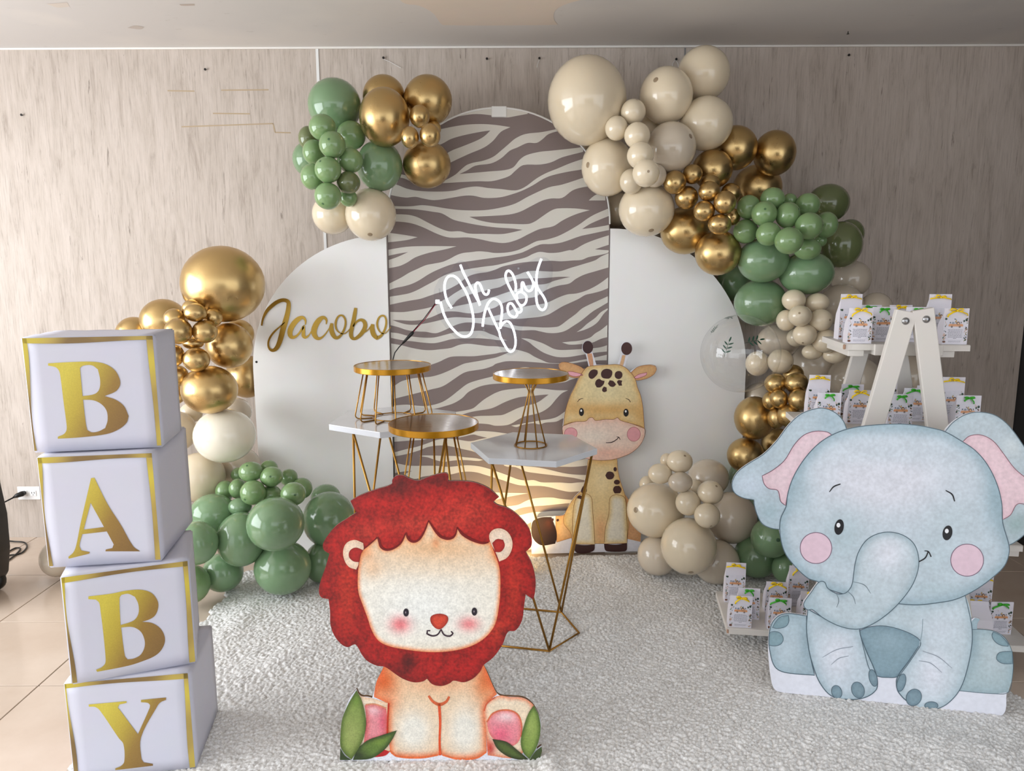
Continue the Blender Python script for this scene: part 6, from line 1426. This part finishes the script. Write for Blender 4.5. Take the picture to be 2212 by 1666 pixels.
# ================================================================ FAVOUR BAGS
paper = mat('white_paper_bag', (233, 229, 238), 0.55, Subsurface_Weight=0.0)
ribm = {'yellow': mat('yellow_satin_ribbon', (252, 214, 10), 0.3), 'green': mat('green_satin_ribbon', (62, 178, 40), 0.3)}
def bag_proto(h, wd, dp, seed, col, tall):
    rr = random.Random(seed)
    rt = empty('favor_bag', (0, 0, 0)); w = wd / 2
    zt_ = h; prof = [(0, dp), (h * .30, dp * 1.02), (h * .55, dp * .86), (h * .78, dp * .30), (h * .88, .004), (h, .003)]
    bm = bmesh.new(); rings = []
    for z, d in prof:
        e = w * (1 - .03 * z / h); rings.append([bm.verts.new((-e, 0, z)), bm.verts.new((e, 0, z)), bm.verts.new((e, d, z)), bm.verts.new((-e, d, z))])
    bm.faces.new(rings[0][::-1]); bm.faces.new(rings[-1])
    for A_, B_ in zip(rings, rings[1:]):
        for k in range(4): bm.faces.new((A_[k], A_[(k + 1) % 4], B_[(k + 1) % 4], B_[k]))
    bmesh.ops.recalc_face_normals(bm, faces=bm.faces[:]); from_bm('bag_body', bm, paper, rt)
    # printed card on the front
    ch = h * (0.70 if tall else 0.76)
    bm = bmesh.new(); cl = bm.verts.layers.float_color.new('Col')
    def P(poly, col_, y):
        vs = [bm.verts.new((max(-w * .97, min(w * .97, x)), y, z)) for x, z in poly]
        for v in vs: v[cl] = rgba(col_)
        f = bm.faces.new(vs); f.normal_update()
        if f.normal.y > 0: f.normal_flip()
    def E_(cx, cz, rx, rz, c, y, n=10): P([(cx + rx * math.cos(t), cz + rz * math.sin(t)) for t in np.linspace(0, 2 * math.pi, n + 1)[:-1]], c, y)
    P([(-w * .96, .002), (w * .96, .002), (w * .96, ch), (-w * .96, ch)], (226, 224, 234), -.0006)
    y1_, y2_, y3_ = -.0012, -.0017, -.0022
    for i in range(46):   # leaf and animal border
        side = rr.choice((-1, 1)); z = rr.uniform(.05, .97) * ch; x = side * w * rr.uniform(.72, .93)
        if z > ch * .84 and rr.random() < .3: x = rr.uniform(-.9, .9) * w
        c = rr.choice(((58, 96, 66), (96, 132, 88), (70, 78, 84), (206, 170, 150), (196, 150, 96), (52, 70, 60), (214, 186, 176)))
        a = rr.uniform(0, 3.1); l_ = rr.uniform(.0022, .0048); q = l_ * .45
        P([(x + l_ * math.cos(a), z + l_ * math.sin(a)), (x - q * math.sin(a), z + q * math.cos(a)), (x - l_ * math.cos(a), z - l_ * math.sin(a)), (x + q * math.sin(a), z - q * math.cos(a))], c, y1_)
    E_(-w * .86, ch * .34, .0045, .006, (220, 190, 176), y1_); E_(w * .84, ch * .55, .004, .005, (222, 198, 186), y1_); E_(-w * .84, ch * .10, .0055, .004, (112, 70, 52), y2_); E_(w * .80, ch * .90, .004, .005, (44, 66, 52), y2_); E_(w * .62, ch * .86, .003, .004, (52, 76, 60), y2_); E_(-w * .8, ch * .93, .004, .004, (52, 72, 58), y2_)
    # little car full of animals
    cz = ch * .70; cw = w * .56
    P([(-cw, cz - .004), (cw, cz - .004), (cw * 1.04, cz + .001), (cw * .9, cz + .005), (-cw * .9, cz + .005), (-cw * 1.04, cz + .001)], (220, 160, 116), y1_)
    E_(-cw * .55, cz - .005, .0032, .0034, (80, 64, 58), y2_); E_(cw * .55, cz - .005, .0032, .0034, (80, 64, 58), y2_); E_(-cw * .55, cz - .005, .0014, .0015, (214, 206, 200), y3_, 6); E_(cw * .55, cz - .005, .0014, .0015, (214, 206, 200), y3_, 6)
    E_(cw * .30, cz + .0075, .0056, .0058, (70, 44, 38), y2_); E_(cw * .30, cz + .0068, .0036, .0038, (232, 190, 150), y3_)
    E_(-cw * .42, cz + .0085, .0044, .0044, (164, 172, 188), y2_); E_(-cw * .80, cz + .0095, .0026, .003, (110, 118, 134), y1_, 6); E_(-cw * .1, cz + .0095, .003, .0046, (206, 204, 208), y1_); E_(cw * .0, cz + .014, .0028, .0048, (226, 190, 140), y1_); E_(cw * .02, cz + .0185, .0014, .0014, (96, 130, 84), y2_, 6); E_(cw * .72, cz + .010, .0014, .0036, (84, 72, 66), y1_, 6); E_(-cw * .42, cz + .0085, .0012, .0012, (60, 60, 70), y3_, 6)
    # lines of fine print
    for k in range(7):
        z = ch * (.535 - .052 * k); L_ = w * (.60 if k < 6 else .14) * rr.uniform(.88, 1.0); x = -L_
        while x < L_:
            ww = rr.uniform(.003, .008); xe = min(L_, x + ww)
            P([(x, z - .0006), (xe, z - .0006), (xe, z + .0006), (x, z + .0006)], (58, 54, 76), y1_); x = xe + .0012
    for k in range(2):
        z = ch * (.13 - .038 * k); x = -w * .5
        while x < w * .45:
            ww = rr.uniform(.002, .006); P([(x, z - .0005), (x + ww, z - .0005 + .0008), (x + ww, z + .0010), (x, z + .0003)], (70, 66, 92), y1_); x += ww + .0008
    for sx_ in (-.33, .33): E_(sx_ * w, h * .93, .0018, .0018, (36, 26, 30), -.0008, 8)
    me = bpy.data.meshes.new('printed_card'); bm.to_mesh(me); bm.free(); mobj('printed_card', me, M['print'], rt)
    # bow
    zb_ = h * .93; bmr = bmesh.new(); A_ = rr.uniform(-.25, .25)
    def ring(sg, l_, up):
        return [Vector((0, -.003, zb_)), Vector((sg * l_ * .35, -.006, zb_ + up * 1.0)), Vector((sg * l_ * .8, -.007, zb_ + up * 1.15)), Vector((sg * l_, -.006, zb_ + up * .5)), Vector((sg * l_ * .75, -.004, zb_ + up * .0)), Vector((sg * l_ * .3, -.003, zb_ - .001)), Vector((0, -.003, zb_))]
    for sg in (-1, 1):
        tube(bmr, ring(sg, (.021 * rr.uniform(.7, 1.2)), .007 * rr.uniform(.3, 1.6)), .0034, 6, flat=.55)
        t1 = rr.uniform(.014, .036); t2 = rr.uniform(.001, .024)
        tube(bmr, [Vector((0, -.004, zb_)), Vector((sg * t1 * .5, -.007, zb_ - t2 * .25)), Vector((sg * t1, -.007, zb_ - t2 * .75)), Vector((sg * t1 * 1.08, -.006, zb_ - t2 * 1.2))], [.0022, .0030, .0033, .0030], 6, flat=.5)
    bmesh.ops.create_uvsphere(bmr, u_segments=8, v_segments=6, radius=.0035, matrix=Matrix.Translation((0, -.005, zb_)))
    from_bm('ribbon_bow', bmr, ribm[col], rt, True)
    return rt
PROTO = {}
def put_bag(px, shelf, row, tall, col, label, yaw=0.0, lean=0.0, used=[0]):
    used[0] += 1
    key = (tall, col, used[0] % 2)
    if key not in PROTO: PROTO[key] = bag_proto(.172 if tall else .128, .084 if not tall else .080, .05, 10 + len(PROTO), col, tall); o = PROTO[key]
    else: o = copy_tree(PROTO[key])
    z, x0, x1, y0, y1 = SHV[shelf]
    off = y0 + (.012, .085, .158, .225)[row] if row < 4 else y1 - .06
    q = on_plane(px, 800, SO + SV * off, SV)
    # px is taken on the plumb line through the bag; use the height of its base for accuracy
    for _ in range(3):
        d = ray(px, 833 - 0); 
        p = SO + SV * off; zz = z + .06
        # find point with this px at height zz on the plane
        lo_, hi_ = -2.5, 2.5
        for it in range(40):
            m_ = (lo_ + hi_) / 2; c = p + SU * m_; c.z = zz; v = c - CAM; X = 1106 + FPX * v.dot(RT) / v.dot(FWD)
            if X < px: lo_ = m_
            else: hi_ = m_
    c = SO + SV * off + SU * m_; c.z = z + .0005
    o.location = c; o.rotation_euler = (0, lean, SY + yaw)
    tag(o, label, 'gift bag', 'white favour bags on the shelf ladder'); return o
# top shelf
put_bag(1836, 0, 2, True, 'yellow', 'tall favour bag with yellow bow at the left end of the top shelf', .05)
put_bag(1858, 0, 0, False, 'yellow', 'small favour bag with yellow bow, front left of the top shelf')
put_bag(1878, 0, 3, False, 'green', 'small favour bag behind the gap between yellow and green ones, top shelf')
put_bag(1908, 0, 1, False, 'green', 'small favour bag with green bow, top shelf left of the ladder legs')
put_bag(1944, 0, 3, False, 'yellow', 'small favour bag hidden behind the left ladder leg, top shelf')
put_bag(1981, 0, 1, False, 'green', 'small favour bag with green bow behind the two bolts, top shelf')
put_bag(2027, 0, 2, True, 'yellow', 'tall favour bag with yellow bow right of the ladder top')
put_bag(2064, 0, 0, False, 'yellow', 'small favour bag with yellow bow at the right end of the top shelf')
# second shelf
put_bag(1768, 1, 2, True, 'yellow', 'tall favour bag with yellow bow, leftmost on the second shelf')
put_bag(1790, 1, 0, False, 'green', 'small favour bag with long green ribbon above the left elephant ear')
put_bag(1840, 1, 3, False, 'green', 'small favour bag with green bow at the back of the second shelf')
put_bag(1857, 1, 1, False, 'yellow', 'small favour bag with yellow bow left of the left ladder leg, second shelf')
put_bag(1912, 1, 3, True, 'yellow', 'tall favour bag crossed by the left ladder leg, second shelf')
put_bag(1945, 1, 0, False, 'green', 'small favour bag with green bow between the ladder legs, second shelf')
put_bag(1976, 1, 2, False, 'green', 'small favour bag with upright green bow, behind the one between the legs')
put_bag(2003, 1, 3, False, 'yellow', 'small favour bag hidden behind the right ladder leg, second shelf')
put_bag(2056, 1, 2, True, 'yellow', 'tall favour bag with yellow bow right of the right ladder leg')
put_bag(2090, 1, 0, False, 'green', 'small favour bag with green bow at the right end of the second shelf')
# lowest shelf
put_bag(1588, 3, 3, True, 'yellow', 'tall favour bag with yellow bow, leftmost on the lowest shelf')
put_bag(1617, 3, 1, False, 'green', 'small favour bag with green bow behind the first yellow one, lowest shelf')
put_bag(1600, 3, 0, False, 'yellow', 'small favour bag with yellow bow, front left of the lowest shelf')
put_bag(1677, 3, 2, False, 'yellow', 'small favour bag with yellow bow behind the green one, lowest shelf')
put_bag(1684, 3, 0, False, 'green', 'small favour bag with green bow beside the elephant hind leg, lowest shelf')
put_bag(1724, 3, 3, True, 'yellow', 'tall favour bag at the back, against the elephant cheek, lowest shelf')
put_bag(1752, 3, 1, False, 'yellow', 'small favour bag half hidden by the elephant head, lowest shelf')
put_bag(1757, 3, 0, False, 'green', 'small favour bag with green bow under the elephant trunk, lowest shelf')
put_bag(2118, 3, 3, True, 'yellow', 'tall favour bag in the shade right of the elephant cheek, lowest shelf')
put_bag(2106, 3, 1, False, 'yellow', 'favour bag turned back to front beside the elephant tail', math.pi)
put_bag(2162, 3, 1, False, 'green', 'small favour bag with green bow at the right end of the lowest shelf', .1)

# ================================================================ LOUDSPEAKER at the left edge
spk = empty('loudspeaker', (-2.495, 3.12, 0.0)); tag(spk, 'black portable loudspeaker cut off by the left edge of the photo', 'loudspeaker')
bm = bmesh.new(); prof = [(-.15, .05), (-.15, .62), (-.12, .66), (.10, .66), (.13, .63), (.17, .50), (.185, .36), (.18, .20), (.16, .08), (.14, .05)]
fr = [bm.verts.new((x, -.13, z)) for x, z in prof]; bk = [bm.verts.new((x, .14, z)) for x, z in prof]
bm.faces.new(fr[::-1]); bm.faces.new(bk)
for i in range(len(prof)): bm.faces.new((fr[i], fr[(i + 1) % len(prof)], bk[(i + 1) % len(prof)], bk[i]))
bmesh.ops.recalc_face_normals(bm, faces=bm.faces[:]); bevel(bm, .012, 3); from_bm('cabinet', bm, M['black'], spk, True)
bm = bmesh.new(); box(bm, -.12, .13, -.142, -.130, .10, .56); bevel(bm, .01); from_bm('grille', bm, mat('black_steel_grille', (26, 26, 28), .5, .6), spk)
bm = bmesh.new(); tube(bm, [(-.07, 0, .66), (-.07, 0, .70), (.05, 0, .70), (.05, 0, .66)], .012, 8); from_bm('handle', bm, M['black'], spk, True)
for x in (-.09, .11):
    bm = bmesh.new(); lathe(bm, [(0, -.02), (.045, -.02), (.05, -.012), (.05, .012), (.045, .02), (0, .02)], 20); o = from_bm('wheel', bm, M['black'], spk, True); o.location = (x, .10, .05); o.rotation_euler = (R(90), 0, 0)
for x in (-.10, .10):
    bm = bmesh.new(); lathe(bm, [(0, 0), (.018, 0), (.015, .055), (0, .055)], 12); o = from_bm('foot', bm, M['black'], spk, True); o.location = (x, -.09, 0)
